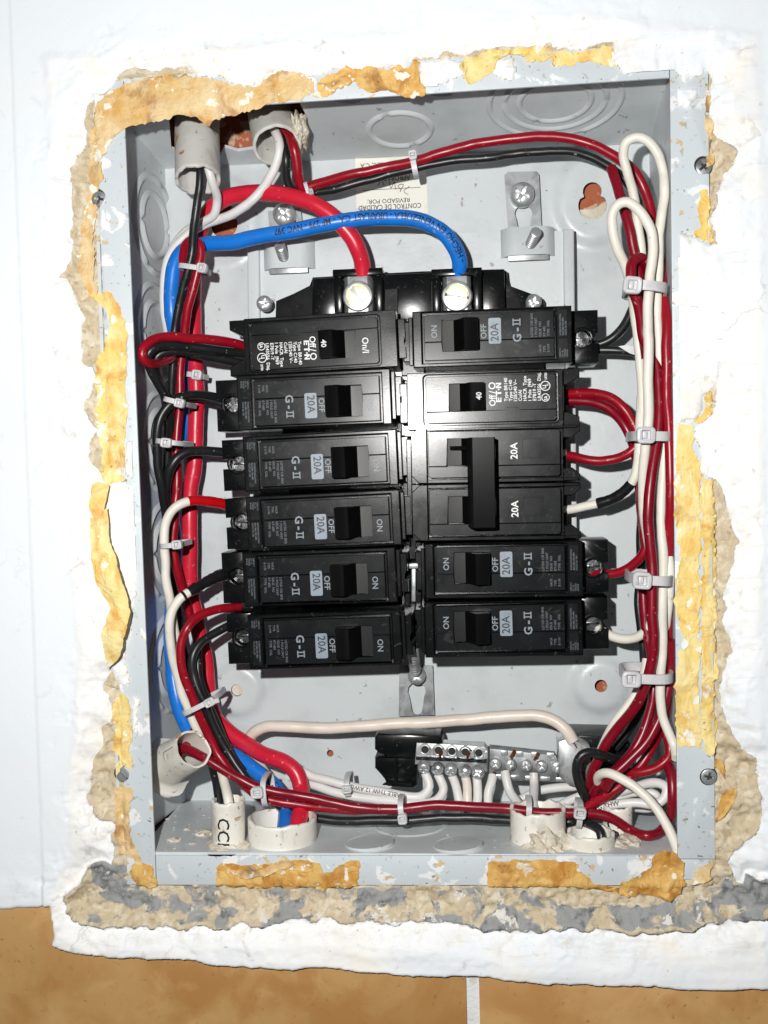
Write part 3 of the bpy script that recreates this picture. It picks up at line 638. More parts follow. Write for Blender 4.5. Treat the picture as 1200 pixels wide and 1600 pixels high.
bm = bmesh.new(); bm_prism(bm, circle(hr2.x, hr2.z, 2.9, 20), DEPTH - 1.6, DEPTH + 1.0, .3); from_bm('screw_plug', bm, 'mortar_lump', box)
bm = bmesh.new(); bm_prism(bm, [(hk1.x - 7.5, hk1.z - 7), (hk1.x + 7.5, hk1.z - 7), (hk1.x + 7.5, hk1.z + 3.4), (hk1.x + 3.5, hk1.z + 1.6), (hk1.x + 1, hk1.z - 1.4), (hk1.x - 3, hk1.z - .6), (hk1.x - 7.5, hk1.z - .2)], DEPTH + 2.0, DEPTH + 4.8, .6); from_bm('mortar_fill', bm, 'mortar_lump', box)
# inspection label glued to the back panel, upside down
pa, pb = P(554, 330, DEPTH - .3), P(668, 247, DEPTH - .3)
bm = bmesh.new(); poly = [(P(557, 325, DEPTH).x, P(557, 325, DEPTH).z), (P(669, 334, DEPTH).x, P(669, 334, DEPTH).z), (P(665, 246, DEPTH).x, P(665, 246, DEPTH).z), (P(555, 248, DEPTH).x, P(555, 248, DEPTH).z)]
bm_prism(bm, poly, DEPTH - .35, DEPTH - .05); stick = from_bm('inspection_label', bm, 'sticker', box); stick['label'] = 'white paper inspection label glued upside down'
L = Letter()
def updown(u, v):
    p = P(u, v, DEPTH - .42); return lambda a, b: (p.x - a, p.y, p.z - b)
L.add('CONTROL DE CALIDAD', 3.3, updown(658, 317), 0.03, sx=.84); L.add('REVISADO POR:', 2.9, updown(640, 309), 0.02); L.add('APROBADO POR:', 2.9, updown(641, 274), 0.02); L.add('UNELEC, C.A', 2.9, updown(617, 253), 0.02)
p0 = P(566, 298, DEPTH - .42); p1 = P(657, 293, DEPTH - .42); L.poly([(p0.x, p0.z), (p1.x, p1.z), (p1.x, p1.z + .25), (p0.x, p0.z + .25)], lambda a, b: (a, DEPTH - .42, b))
L.build('lettering', 'print_black', stick)
for pts in ([(638, 304), (634, 302), (631, 298), (636, 294), (640, 291)], [(626, 296), (622, 290), (630, 288), (625, 300)], [(618, 296), (616, 284), (611, 294), (608, 283)], [(600, 290), (596, 281), (590, 290)]):
    vs, fs = tube_arrays(spline([P(a, b, DEPTH - .45) for a, b in pts], .5), 0.16, 5); from_py('pen_stroke', vs, fs, 'ink_grey', stick)
# ================================================================ INTERIOR FRAME: pan, straps, black base, lugs
pan = thing('interior_frame', 'grey sheet metal mounting pan with black plastic bus base behind the breakers', 'mounting frame', P(640, 1050, 66))
PD = 63.0
def pq(u, v, d=PD): q = P(u, v, d); return (q.x, q.z)
bm = bmesh.new(); bm_prism(bm, [pq(392, 372), pq(420, 368), pq(640, 366), pq(870, 360), pq(892, 362), pq(897, 1000), pq(690, 1012), pq(612, 1012), pq(400, 1000)], PD, PD + 1.2, 0.3); from_bm('pan_sheet', bm, 'box_paint', pan)
for a, b in ((386, 405), (880, 897)):
    bm = bmesh.new(); q0, q1, q2, q3 = pq(a, 366 if a < 500 else 358, PD - 2), pq(b, 366 if a < 500 else 358, PD - 2), pq(b + 6, 990, PD - 2), pq(a + 6, 990, PD - 2); bm_prism(bm, [q0, q3, q2, q1], PD - 2.4, DEPTH - .1, 0.9, 3); from_bm('folded_edge', bm, 'box_paint', pan, smooth=60)
def ear(u0, u1, v0, v1):
    """strap bridged out of the pan, open below"""
    bm = bmesh.new(); n = 10; x0, x1 = P(u0, v0, PD).x, P(u1, v0, PD).x; z0, z1 = P(u0, v1, PD).z, P(u0, v0, PD).z; rows = []
    for j in range(2):
        for th in (0, 1.3):
            row = []
            for i in range(n + 1):
                t = i / n; a = x0 + (x1 - x0) * t; up = min(1, min(t, 1 - t) / 0.16); up = up * up * (3 - 2 * up)
                row.append(bm.verts.new((a, PD - 0.3 - (6.5 if j == 0 else 5.4) * up + th, (z0 if j == 0 else z1))))
            rows.append(row)
    A, B, Cc, Dd = rows
    for r0, r1 in ((A, Cc), (Dd, B), (B, A), (Cc, Dd)):
        for i in range(n): bm.faces.new((r0[i], r0[i + 1], r1[i + 1], r1[i]))
    bm.faces.new((A[0], Cc[0], Dd[0], B[0])); bm.faces.new((A[n], B[n], Dd[n], Cc[n]))
    o = from_bm('strap', bm, 'box_paint', pan, smooth=50)
    bm = bmesh.new(); bm_box(bm, x0 + 3, x1 - 3, PD - 4.5, PD - 3.4, z0 - 2.2, z0 + 8, 0.2); from_bm('slot_plate', bm, 'zinc_dull', pan); return o
ear(412, 492, 380, 424); ear(782, 866, 360, 404)
def stud(u0, v0, d0, u1, v1, d1, r=2.6):
    a, b = np.array(P(u0, v0, d0)), np.array(P(u1, v1, d1)); n = 70; path = np.array([a + (b - a) * i / n for i in range(n + 1)])
    rad = np.array([r * (1 - 0.13 * (1 + math.sin(i * 0.9))) for i in range(n + 1)]); rad[-1] = r * .7; rad[-2] = r * .9
    vs, fs = tube_arrays(path, rad, 16); return from_py('threaded_stud', vs, fs, 'zinc', pan, smooth=60)
stud(445, 408, 60, 437, 384, 47); stud(826, 388, 60, 838, 362, 47)
def zplate(poly, hole, d):
    vs2, fs = cdt_sheet(poly, [hole], 0); return solid_sheet('slotted_plate', vs2, fs, lambda a, b: (a, d, b), 1.3, 'zinc_dull', pan)
def khole(u, v, d, s=1.0):
    p = P(u, v, d); o = []
    for i in range(9): a = math.radians(-35 + 250 * i / 8); o.append((p.x + 4.2 * s * math.cos(a), p.z + 4.2 * s * math.sin(a)))
    for i in range(9): a = math.radians(180 + 180 * i / 8); o.append((p.x + 2.4 * s * math.cos(a), p.z - 8.5 * s + 2.4 * s * math.sin(a)))
    return o
zplate([pq(788, 274, 70), pq(793, 269, 70), pq(838, 268, 70), pq(842, 273, 70), pq(847, 372, 70), pq(795, 372, 70)], khole(818, 334, 70), 69.5)
screw('screw', P(816, 304, 66.5), 5.6, pan, 'zinc', 'cross', 3.0, 0.5)
zplate([pq(419, 330, 70), pq(470, 326, 70), pq(476, 390, 70), pq(424, 390, 70)], khole(455, 352, 70, .8), 69.5)
screw('screw', P(444, 335, 66.5), 5.4, pan, 'zinc', 'cross', 3.0, 0.9)
zplate([pq(624, 1040, 70), pq(676, 1040, 70), pq(679, 1117, 70), pq(623, 1119, 70)], khole(651, 1080, 70, 1.05), 69.5)
screw('screw', P(651, 1056, 65), 4.2, pan, 'zinc', 'cross', 2.4, 0.75)
stud(649, 1050, 60, 645, 1012, 46, 2.8)

BD = 52.0
bm = bmesh.new()
bm_prism(bm, [pq(428, 560, BD), pq(431, 470, BD), pq(486, 448, BD), pq(488, 433, BD), pq(600, 427, BD), pq(660, 424, BD), pq(786, 420, BD), pq(792, 424, BD), pq(793, 448, BD), pq(846, 464, BD), pq(850, 470, BD), pq(852, 560, BD), pq(800, 1010, BD), pq(480, 1010, BD)], BD, 62.5, 0.7, 2)
from_bm('bus_base', bm, 'black_plastic', pan)
bm = bmesh.new(); bm_prism(bm, [pq(488, 500, 47), pq(489, 436, 47), pq(530, 433, 47), pq(530, 500, 47)], 46, BD - .05, .5, 2); bm_prism(bm, [pq(590, 500, 47), pq(590, 430, 47), pq(692, 425, 47), pq(692, 500, 47)], 46.4, BD - .05, .5, 2); bm_prism(bm, [pq(746, 500, 47), pq(746, 422, 47), pq(788, 421, 47), pq(790, 500, 47)], 46, BD - .05, .5, 2)
from_bm('base_block', bm, 'black_plastic', pan)
bm = bmesh.new(); bm_prism(bm, [pq(600, 500, 45), pq(601, 452, 45), pq(622, 450, 45), pq(622, 500, 45)], 44.6, 46.2, .3); bm_prism(bm, [pq(672, 500, 45), pq(673, 442, 45), pq(688, 441, 45), pq(688, 500, 45)], 44.6, 46.2, .3); from_bm('base_rib', bm, 'black_plastic', pan)
screw('screw', P(413, 474, 50.5), 3.6, pan, 'zinc', 'cross', 2.0, 0.3); screw('screw', P(834, 472, 50.5), 3.6, pan, 'zinc', 'cross', 2.0, 0.3)
# centre spine between the two banks
bm = bmesh.new()
for k in range(6):
    zc = 500 + k * 95
    ze = min(zc + 88, 1008); bm_prism(bm, [pq(628, ze, 50), pq(628, zc, 50), pq(664, zc, 50), pq(664, ze, 50)], 47.5 - (k % 2), 51.9, .4)
    if k == 5: continue
    bm_prism(bm, [pq(634, zc + 62, 46), pq(634, zc + 20, 46), pq(642, zc + 14, 46), pq(642, zc + 68, 46)], 41, 49, .3)
    bm_prism(bm, [pq(650, zc + 70, 46), pq(650, zc + 12, 46), pq(659, zc + 18, 46), pq(659, zc + 64, 46)], 41.5, 49, .3)
from_bm('bus_spine', bm, 'black_plastic', pan)
for k in range(5):
    v = 508 + k * 93; bm = bmesh.new(); bm_prism(bm, [pq(636, v + 8, 44), pq(636, v, 44), pq(656, v - 1, 44), pq(656, v + 7, 44)], 43 - 2 * (k > 3), 47.4, .5, 2)
    if k > 3: bm_prism(bm, [pq(643, v + 60, 44), pq(643, v + 8, 44), pq(650, v + 8, 44), pq(650, v + 60, 44)], 43.5, 47.4, .5, 2)
    from_bm('bus_stab', bm, 'zinc_dull', pan)
def lug(u, v, d=38):
    c = P(u, v, d); g = bmesh.new()
    # plastic collar: a U around the metal lug
    for x0, x1, z0, z1, y0 in ((c.x - 11, c.x - 7.2, c.z - 8, c.z + 9, 40), (c.x + 7.2, c.x + 11, c.z - 8, c.z + 10, 40), (c.x - 11.3, c.x + 11.3, c.z + 8.2, c.z + 11.5, 39.2)):
        bm_box(g, x0, x1, y0, BD - .1, z0, z1, 0.5)
    from_bm('lug_collar', g, 'black_plastic', pan)
    bm = bmesh.new(); pr = []
    for i in range(13): a = math.pi * i / 12; pr.append((c.x - 6.0 * math.cos(a), 42.5 - 4.2 * math.sin(a) ** .6 if 0 < i < 12 else 46))
    poly = [(c.x - 6.2, 52), (c.x - 6.2, 41), (c.x - 4.4, 38.6), (c.x + 4.4, 38.6), (c.x + 6.2, 41), (c.x + 6.2, 52)]
    bm_prism(bm, poly, c.z + 8.0, c.z - 10, 0.4, 2, fn=lambda a, b, h: (a, b, h)); lo = from_bm('lug_body', bm, 'zinc', pan)
    bm = bmesh.new(); lathe(bm, [(6.6, 2.5), (6.9, 0.6), (6.3, -0.6), (5.4, -0.8), (5.2, 0.6)], lambda x, z, h: (c.x + x, 38.0 + h, c.z - 1.0 + z), 32); from_bm('lug_ring', bm, 'zinc', pan)
    screw('lug_screw', (c.x, 38.3, c.z - 1.0), 5.2, pan, 'brass_screw', 'slot', 0.35, 0.18 if u > 600 else 0.9)
lug(559, 459); lug(714, 459)

# ================================================================ BREAKERS (local frame: x from the centre spine outwards, y into the wall, z across)
FACE = 26.0
def face_text(x, z): return lambda a, b: (x - b, z + a)          # reads towards +z, letter tops towards the spine
def make_gii(name):
    """returns mesh list [(part, mesh, material, subparts)] in local mm"""
    out = []
    def add(part, bm, mat, sub=None, smooth=35): bmesh.ops.recalc_face_normals(bm, faces=bm.faces); me = bpy.data.meshes.new(part); bm.to_mesh(me); bm.free(); me.transform(Matrix.Scale(MM, 4)); me.polygons.foreach_set('use_smooth', [True] * len(me.polygons)); me.set_sharp_from_angle(angle=math.radians(smooth)); me.materials.append(MAT[mat].m); out.append((part, me, sub)); return me
    def addl(part, L, mat, sub=None):
        me = bpy.data.meshes.new(part); me.from_pydata(L.v, [], L.f); me.update(); me.transform(Matrix.Scale(MM, 4)); me.materials.append(MAT[mat].m); out.append((part, me, sub))
    bm = bmesh.new()
    bm_ring(bm, [(0, -12.2), (68.6, -12.2), (68.6, 12.2), (0, 12.2)], [(4.0, -10.4), (61.8, -10.4), (61.8, 11.2), (4.0, 11.2)], 0, 4.0, 0.5)
    bm_box(bm, 0.1, 68.5, 4.0, 36, -12.1, 12.1)
    add('body', bm, 'black_plastic')
    # inner clip step and spine-side hook
    bm = bmesh.new(); bm_prism(bm, [(-4.6, -9), (-0.1, -9), (-0.1, 8.5), (-4.6, 8.5), (-4.6, 4), (-3.0, 2.8), (-3.0, 0.2), (-4.6, -1.0)], 5.5, 30, .4); bm_prism(bm, [(-1.8, -11), (-.12, -11), (-.12, 10), (-1.8, 10)], 1.6, 5.4, .3); add('clip_step', bm, 'black_plastic')
    # label plate in two halves with a parting seam, window for the toggle
    sx, x0, x1, z0, z1, wx0, wx1, wz0, wz1 = -1.4, 5.0, 61.0, -9.3, 10.4, 12.6, 28.8, -6.0, 8.4
    bm = bmesh.new()
    bm_prism(bm, [(x0, sx + .1), (wx0, sx + .1), (wx0, wz1), (wx1, wz1), (wx1, sx + .1), (x1, sx + .1), (x1, z1), (x0, z1)], -0.25, 4.2, 0.22)
    bm_prism(bm, [(x0, z0), (x1, z0), (x1, sx - .1), (wx1, sx - .1), (wx1, wz0), (wx0, wz0), (wx0, sx - .1), (x0, sx - .1)], -0.2, 4.2, 0.22)
    add('label_plate', bm, 'breaker_face')
    # outer strip with fine print, stepped block and C-shaped terminal housing
    bm = bmesh.new(); bm_prism(bm, [(62.6, -10.6), (66.8, -10.6), (66.8, -1.6), (62.6, -1.6)], -0.3, 1.0, .15); bm_prism(bm, [(62.6, -1.1), (66.8, -1.1), (66.8, 10.6), (62.6, 10.6)], -0.3, 1.0, .15); add('print_strip', bm, 'breaker_face')
    bm = bmesh.new()
    arc = [(74.0 + 4.4 * math.cos(math.radians(a)), -0.6 + 4.4 * math.sin(math.radians(a))) for a in range(330, 29, -15)]
    bm_prism(bm, [(68.7, -11.6), (81.0, -11.6), (81.0, -2.8)] + arc + [(81.0, 1.6), (81.0, 11.6), (68.7, 11.6)], 12.0, 34, 0.5, 2)
    add('terminal_housing', bm, 'black_plastic')
    bm = bmesh.new(); lathe(bm, [(4.75, 11.9), (4.85, 11.5), (4.45, 11.45), (4.3, 12.0), (4.25, 16)], lambda x, z, h: (74.0 + x, h, -0.6 + z), 28); add('terminal_rim', bm, 'black_plastic', smooth=60)
    bm = bmesh.new(); lathe(bm, [(0, 17.5), (3.4, 17.6), (3.6, 18.4), (3.6, 22)], lambda x, z, h: (74.0 + x, h, -0.6 + z), 24); bm_box(bm, 70.8, 77.2, 17.2, 18.0, -1.1, -0.1, .1); bm_prism(bm, [(70, -3.8), (79.5, -2.4), (79.5, 1.2), (70, 2.6)], 21, 22.4, .3); add('terminal_screw', bm, 'dark_metal', smooth=40)
    # toggle: thrown to OFF, block on the outer half of the window
    bm = bmesh.new(); bm_prism(bm, [(12.7, 2.2), (17.8, 1.4), (20.6, -3.2), (22.4, -7.4), (23.2, -7.8), (28.0, -6.2), (28.6, -5.4), (28.6, 3.8), (12.7, 3.8)], -5.6, 7.9, 0.4, 2, fn=lambda a, b, h: (a, b, h)); add('toggle', bm, 'toggle_black')
    y = -0.33; F = lambda x, z: (lambda a, b: (x - b, y, z + a))
    L = Letter(); L.add('ON', 3.6, F(10.6, 0.4), .05); L.add('OFF', 3.6, F(32.0, -0.6), .05)
    L.add('G', 5.0, F(46.8, -2.6), .12); L.add('-', 5.0, F(46.6, 2.0), .16)
    for k in (0, 1.55):                                             # the serifed double bar
        for q in ([(0, 0), (1.5, 0), (1.5, .5), (0, .5)], [(.5, .5), (1.0, .5), (1.0, 2.9), (.5, 2.9)], [(0, 2.9), (1.5, 2.9), (1.5, 3.4), (0, 3.4)]): L.poly([(a + k, b) for a, b in q], F(46.7, 4.4))
    addl('lettering', L, 'print_grey')
    bm = bmesh.new(); bm_prism(bm, rrect(32.9, 38.3, -3.0, 8.1, 0.8), -0.36, -0.2); add('rating_label', bm, 'rating_grey')
    y = -0.45; L = Letter(); L.add('20A', 4.9, F(37.1, -1.9), .06, sx=.95); addl('rating_number', L, 'print_black', 'rating_label')
    y = -0.33; L = Letter()
    for k, s in enumerate(('LISTED CIR BKR', '1 POLE UNIT', 'ISSUE  NO', 'RT-683', 'TYPE  GGL')): L.add(s, 1.45, F(52.0 + 1.75 * k, -0.6), .02)
    for k, s in enumerate(('HACR', 'TYPE', 'E-1199')): L.add(s, 1.45, F(55.4 + 1.75 * k, -7.4), .02, sx=.85)
    y = -0.38
    for k, s in enumerate(('INTERRUPTING RATING', 'MAX RMS SYM AMPS', 'VOLTS 120 / 240')): L.add(s, 1.05, F(64.0 + 1.15 * k, -0.4), .02, sx=.8)
    for k, s in enumerate(('WIRE 75 C', 'CU - AL', 'TORQUE', '20 IN-LB')): L.add(s, 1.0, F(63.7 + 1.0 * k, -9.6), .02, sx=.8)
    addl('fine_print', L, 'print_faint')
    return out
def make_eaton(name):
    out = []
    def add(part, bm, mat, sub=None, smooth=35): bmesh.ops.recalc_face_normals(bm, faces=bm.faces); me = bpy.data.meshes.new(part); bm.to_mesh(me); bm.free(); me.transform(Matrix.Scale(MM, 4)); me.polygons.foreach_set('use_smooth', [True] * len(me.polygons)); me.set_sharp_from_angle(angle=math.radians(smooth)); me.materials.append(MAT[mat].m); out.append((part, me, sub))
    def addl(part, L, mat, sub=None): me = bpy.data.meshes.new(part); me.from_pydata(L.v, [], L.f); me.update(); me.transform(Matrix.Scale(MM, 4)); me.materials.append(MAT[mat].m); out.append((part, me, sub))
    bm = bmesh.new(); ou, inn = rrect(0, 67.5, -12.4, 12.4, .6, 3), rrect(7.2, 65.4, -10.6, 11.4, 1.6, 3)
    bm_ring(bm, ou, inn, 0, 3.6, 0.35); bm_box(bm, 0.1, 67.4, 3.6, 36, -12.3, 12.3)
    bm_prism(bm, [(67.6, 5.4), (69.0, 5.4), (74.6, 8.6), (74.6, 12.4), (67.6, 12.4)], .3, 26, .4); bm_prism(bm, [(67.6, -12.4), (74.6, -12.4), (74.6, -8.2), (69.5, -6.0), (67.6, -6.0)], 3.2, 26, .4); bm_prism(bm, [(67.6, -5.9), (69.6, -5.9), (69.6, 5.3), (67.6, 5.3)], 16, 30)
    bm_prism(bm, [(66.0, -5.9), (67.9, -5.9), (67.9, 5.3), (66.0, 5.3)], 0.2, 3.0, .2)
    add('body', bm, 'black_plastic')
    bm = bmesh.new(); bm_prism(bm, [(-3.6, -9), (-0.1, -9), (-0.1, 8.5), (-3.6, 8.5), (-3.6, 4), (-2.2, 2.8), (-2.2, 0.2), (-3.6, -1.0)], 5.5, 30, .4); add('clip_step', bm, 'black_plastic')
    x0, x1, z0, z1 = 8.2, 64.4, -9.7, 10.5; wx0, wx1, wz0, wz1, sx = 18.2, 34.0, -4.8, 7.6, -4.8
    bm = bmesh.new()
    bm_prism(bm, [(x0, sx), (wx0, sx), (wx0, wz1), (wx1, wz1), (wx1, sx), (42.5, sx), (42.5, -3.4), (48.8, -3.4), (48.8, sx), (x1, sx), (x1, z1 - 1), (x1 - 1, z1), (x0 + 1, z1), (x0, z1 - 1)], -0.3, 4, .2)
    bm_prism(bm, [(x0 + 1, z0), (x1 - 1, z0), (x1, z0 + 1), (x1, sx - .15), (48.95, sx - .15), (48.95, -3.55), (42.35, -3.55), (42.35, sx - .15), (x0, sx - .15), (x0, z0 + 1)], -0.15, 4, .15)
    add('label_plate', bm, 'breaker_face')
    bm = bmesh.new(); bm_prism(bm, [(18.4, 2.2), (23.0, 1.4), (25.6, -3.0), (27.4, -7.0), (28.2, -7.4), (33.2, -6.0), (33.8, -5.2), (33.8, 3.8), (18.4, 3.8)], -4.6, 7.2, 0.4, 2, fn=lambda a, b, h: (a, b, h)); add('toggle', bm, 'toggle_black')
    tl = Letter(); tl.add('40', 3.3, lambda a, b: (32.4 - b, -6.55 - b * .28, -0.4 + a), .08); addl('toggle_number', tl, 'print_white', 'toggle')
    y = -0.38; F = lambda x, z: (lambda a, b: (x - b, y, z + a)); L = Letter()
    L.add('On/I', 4.0, F(15.2, -1.0), .05, sx=.95); L.add('Off', 3.9, F(38.4, -2.9), .06, sx=.95); L.add('/', 4.2, F(38.6, 2.5), .05); L.ring(37.0, 5.9, 1.0, 1.5, lambda a, b: (a, y, b))
    # maker's mark: block letters with the middle letters run together and a raised dot
    for q in ([(0, 0), (.75, 0), (.75, 2.4), (0, 2.4)], [(.85, 1.85), (2.4, 1.85), (2.4, 2.4), (.85, 2.4)], [(.85, .95), (1.9, .95), (1.9, 1.45), (.85, 1.45)], [(.85, 0), (1.9, 0), (1.9, .5), (.85, .5)],
              [(2.6, 1.85), (4.9, 1.85), (4.9, 2.4), (2.6, 2.4)], [(3.5, 0), (4.25, 0), (4.25, 1.8), (3.5, 1.8)], [(5.1, .8), (5.75, .8), (5.75, 1.5), (5.1, 1.5)], [(6.0, 0), (6.7, 0), (6.7, 2.4), (6.0, 2.4)], [(6.75, 1.5), (7.6, 0), (7.6, .9), (6.75, 2.4)], [(7.65, 0), (8.3, 0), (8.3, 2.4), (7.65, 2.4)]): L.poly(q, F(41.0, -1.2))
    for k, s in enumerate(('Type BR140', 'Type C140', '120/240 V~', 'Cu/Al', 'HACR  Type', '1 Pole  J969', 'E7819 -T', 'LR43556  Disj.')): L.add(s, 2.05, F(43.6 + 2.05 * k, -1.0), .035)
    addl('lettering', L, 'print_white'); L = Letter()
    L.ring(59.9, 0.2, 1.45, 1.75, lambda a, b: (a, y, b)); L.add('SA', 2.0, F(60.7, -1.0), .05, sx=.85); addl('approval_mark', L, 'print_white'); L = Letter()
    L.ring(59.9, 5.2, 1.8, 2.15, lambda a, b: (a, y, b)); L.add('U', 2.2, F(60.2, 4.1), .05); L.add('L', 2.0, F(61.1, 5.3), .05); L.add('LISTED', 1.35, F(60.6, 8.0), .04, sx=.7)
    addl('approval_mark', L, 'print_white')
    bm = bmesh.new(); lathe(bm, [(0, 0), (3.2, 0), (3.6, .6), (3.6, 5)], lambda x, z, h: (66.2 + h * .2 + 2, 19 + x, 0 + z), 20); add('terminal_screw', bm, 'zinc')
    return out
def make_double():
    out = []
    def add(part, bm, mat, sub=None, smooth=35): bmesh.ops.recalc_face_normals(bm, faces=bm.faces); me = bpy.data.meshes.new(part); bm.to_mesh(me); bm.free(); me.transform(Matrix.Scale(MM, 4)); me.polygons.foreach_set('use_smooth', [True] * len(me.polygons)); me.set_sharp_from_angle(angle=math.radians(smooth)); me.materials.append(MAT[mat].m); out.append((part, me, sub))
    def addl(part, L, mat, sub=None): me = bpy.data.meshes.new(part); me.from_pydata(L.v, [], L.f); me.update(); me.transform(Matrix.Scale(MM, 4)); me.materials.append(MAT[mat].m); out.append((part, me, sub))
    for zc in (12.6, -12.6):
        bm = bmesh.new()
        bm_prism(bm, [(0, zc - 9.0), (0, zc + 9.0), (3.4, zc + 12.3), (7, zc + 12.3), (7, zc - 12.3), (3.4, zc - 12.3)], 0, 4, .35); bm_prism(bm, [(7.02, zc + 10.6), (66, zc + 10.6), (66, zc + 12.3), (7.02, zc + 12.3)], 0, 4, .3); bm_prism(bm, [(7.02, zc - 12.3), (66, zc - 12.3), (66, zc - 10.6), (7.02, zc - 10.6)], 0, 4, .3); bm_box(bm, 0.1, 66, 4, 36, zc - 12.25, zc + 12.25)
        for s in (-1, 1): bm_prism(bm, [(66.05, zc + s * 12.2), (73.5, zc + s * 12.2), (73.5, zc + s * 9.4), (70, zc + s * 6.5), (66.05, zc + s * 6.5)][::s], 3.5, 28, .4); bm_prism(bm, [(66.05, zc + s * 12.0), (72.2, zc + s * 12.0), (72.2, zc + s * 10.8), (66.05, zc + s * 10.8)][::s], 1.4, 3.4, .2)
        bm_prism(bm, [(66.05, zc - 6.4), (68.5, zc - 6.4), (68.5, zc + 6.4), (66.05, zc + 6.4)], 16, 28)
        add('body', bm, 'black_plastic')
        bm = bmesh.new(); x0, x1, z0, z1, wx0, wx1, wz0, wz1 = 7.6, 64.6, zc - 10.0, zc + 10.2, 15.6, 33.6, zc - 5.0, zc + 7.4
        bm_prism(bm, [(x0, wz0), (wx0, wz0), (wx0, wz1), (wx1, wz1), (wx1, wz0), (x1, wz0), (x1, z1 - .8), (x1 - .8, z1), (x0 + .8, z1), (x0, z1 - .8)], -0.3, 4.2, .25); bm_prism(bm, [(x0 + .8, z0), (x1 - .8, z0), (x1, z0 + .8), (x1, wz0 - .12), (x0, wz0 - .12), (x0, z0 + .8)], -0.22, 4.2, .2); add('label_plate', bm, 'breaker_face')
        bm = bmesh.new(); bm_ring(bm, [(48, zc - 2.6), (57.4, zc - 2.6), (57.4, zc + 6.8), (48, zc + 6.8)], [(48.25, zc - 2.35), (57.15, zc - 2.35), (57.15, zc + 6.55), (48.25, zc + 6.55)], -.42, -.2); bm_prism(bm, [(48.6, zc - 2.0), (56.8, zc - 2.0), (56.8, zc + 6.2), (48.6, zc + 6.2)], -.38, -.2, .1); add('rating_window', bm, 'breaker_face')
        bm = bmesh.new(); bm_prism(bm, [(15.8, 2.6), (22.0, 1.6), (24.4, -3.0), (25.8, -6.4), (33.2, -5.4), (33.4, 3.8), (15.8, 3.8)], zc - 4.7, zc + 7.1, 0.4, 2, fn=lambda a, b, h: (a, b, h)); add('toggle', bm, 'toggle_black')
        L = Letter(); L.add('20A', 4.3, (lambda zz: lambda a, b: (46.2 - b, -.4, zz + a))(zc - 2.4), .08); addl('lettering', L, 'print_white')
        bm = bmesh.new(); lathe(bm, [(0, 0), (3.0, 0), (3.4, .6), (3.4, 4)], lambda x, z, h: (68.6 - h, 19 + x, zc + z), 20); add('terminal_screw', bm, 'zinc')
    bm = bmesh.new(); bm_prism(bm, [(24.6, -6.6), (26.0, -13.4), (27.0, -14.2), (36.0, -13.2), (36.6, -12.2), (36.4, -6.0)], -19.0, 19.6, 0.6, 2, fn=lambda a, b, h: (a, b, h)); bm_prism(bm, [(17.0, 1.0), (21.0, -1.0), (26.4, -7.4), (24.8, -1.0), (20.0, 2.4)], 14.6, 16.4, .2, 1, fn=lambda a, b, h: (a, b, h)); add('handle_tie', bm, 'toggle_black')
    bm = bmesh.new(); bm_prism(bm, [(-2.4, -20), (-0.1, -20), (-0.1, 20), (-2.4, 20)], 5.5, 30, .4); add('clip_step', bm, 'black_plastic')
    return out
GII, EATON, DOUBLE = make_gii('g'), make_eaton('e'), make_double()
def place_breaker(name, parts, u_in, v, left, label, dd=0.0, tilt=0.0, group='breakers in two banks'):
    c = P(u_in, v, FACE + dd); root = bpy.data.objects.new(name, None); root.empty_display_size = 0.01; scene.collection.objects.link(root)
    root.location = c * MM; root.rotation_euler = (0, (math.pi if left else 0) + math.radians(tilt), 0); ORG[root.name] = c
    tag(root, label, 'circuit breaker', group); made = {}
    for part, me, sub in parts:
        o = bpy.data.objects.new(part, me); scene.collection.objects.link(o); o.parent = made[sub] if sub else root; made[part] = o
        if part in ('lettering', 'fine_print'): o['kind'] = 'stuff'          # print too fine to pick apart
    return root
B = 'circuit_breaker'
place_breaker(B, EATON, 620, 528, True, 'black 40 amp breaker with white print, topmost of the left bank', 0, -1.3)
place_breaker(B, GII, 611, 619, True, 'black 20 amp breaker below the white printed one in the left bank', 1.2, -0.8)
place_breaker(B, GII, 621, 714, True, 'black 20 amp breaker third from the top in the left bank', 0.6, -1.2)
place_breaker(B, GII, 626, 808, True, 'black 20 amp breaker fed by the red taped white wire, left bank', 0.0, -1.4)
place_breaker(B, GII, 619, 898, True, 'black 20 amp breaker fed by the black taped white wire, left bank', 0.8, -1.0)
place_breaker(B, GII, 627, 996, True, 'black 20 amp breaker at the bottom of the left bank', 0.4, -1.2)
place_breaker(B, GII, 645, 531, False, 'black 20 amp breaker topmost of the right bank, under the blue wire', 0.4, 0.0)
place_breaker(B, EATON, 636, 628, False, 'black 40 amp breaker with white print, second in the right bank', 0, 0.2)
place_breaker('double_pole_breaker', DOUBLE, 643, 757, False, 'double pole black 20 amp breaker with a vertical handle tie bar', 0.2, 0.4)
place_breaker(B, GII, 664, 893, False, 'black 20 amp breaker below the double pole one, right bank', 1.2, 0.0)
place_breaker(B, GII, 664, 985, False, 'black 20 amp breaker at the bottom of the right bank', 0.6, -0.3)
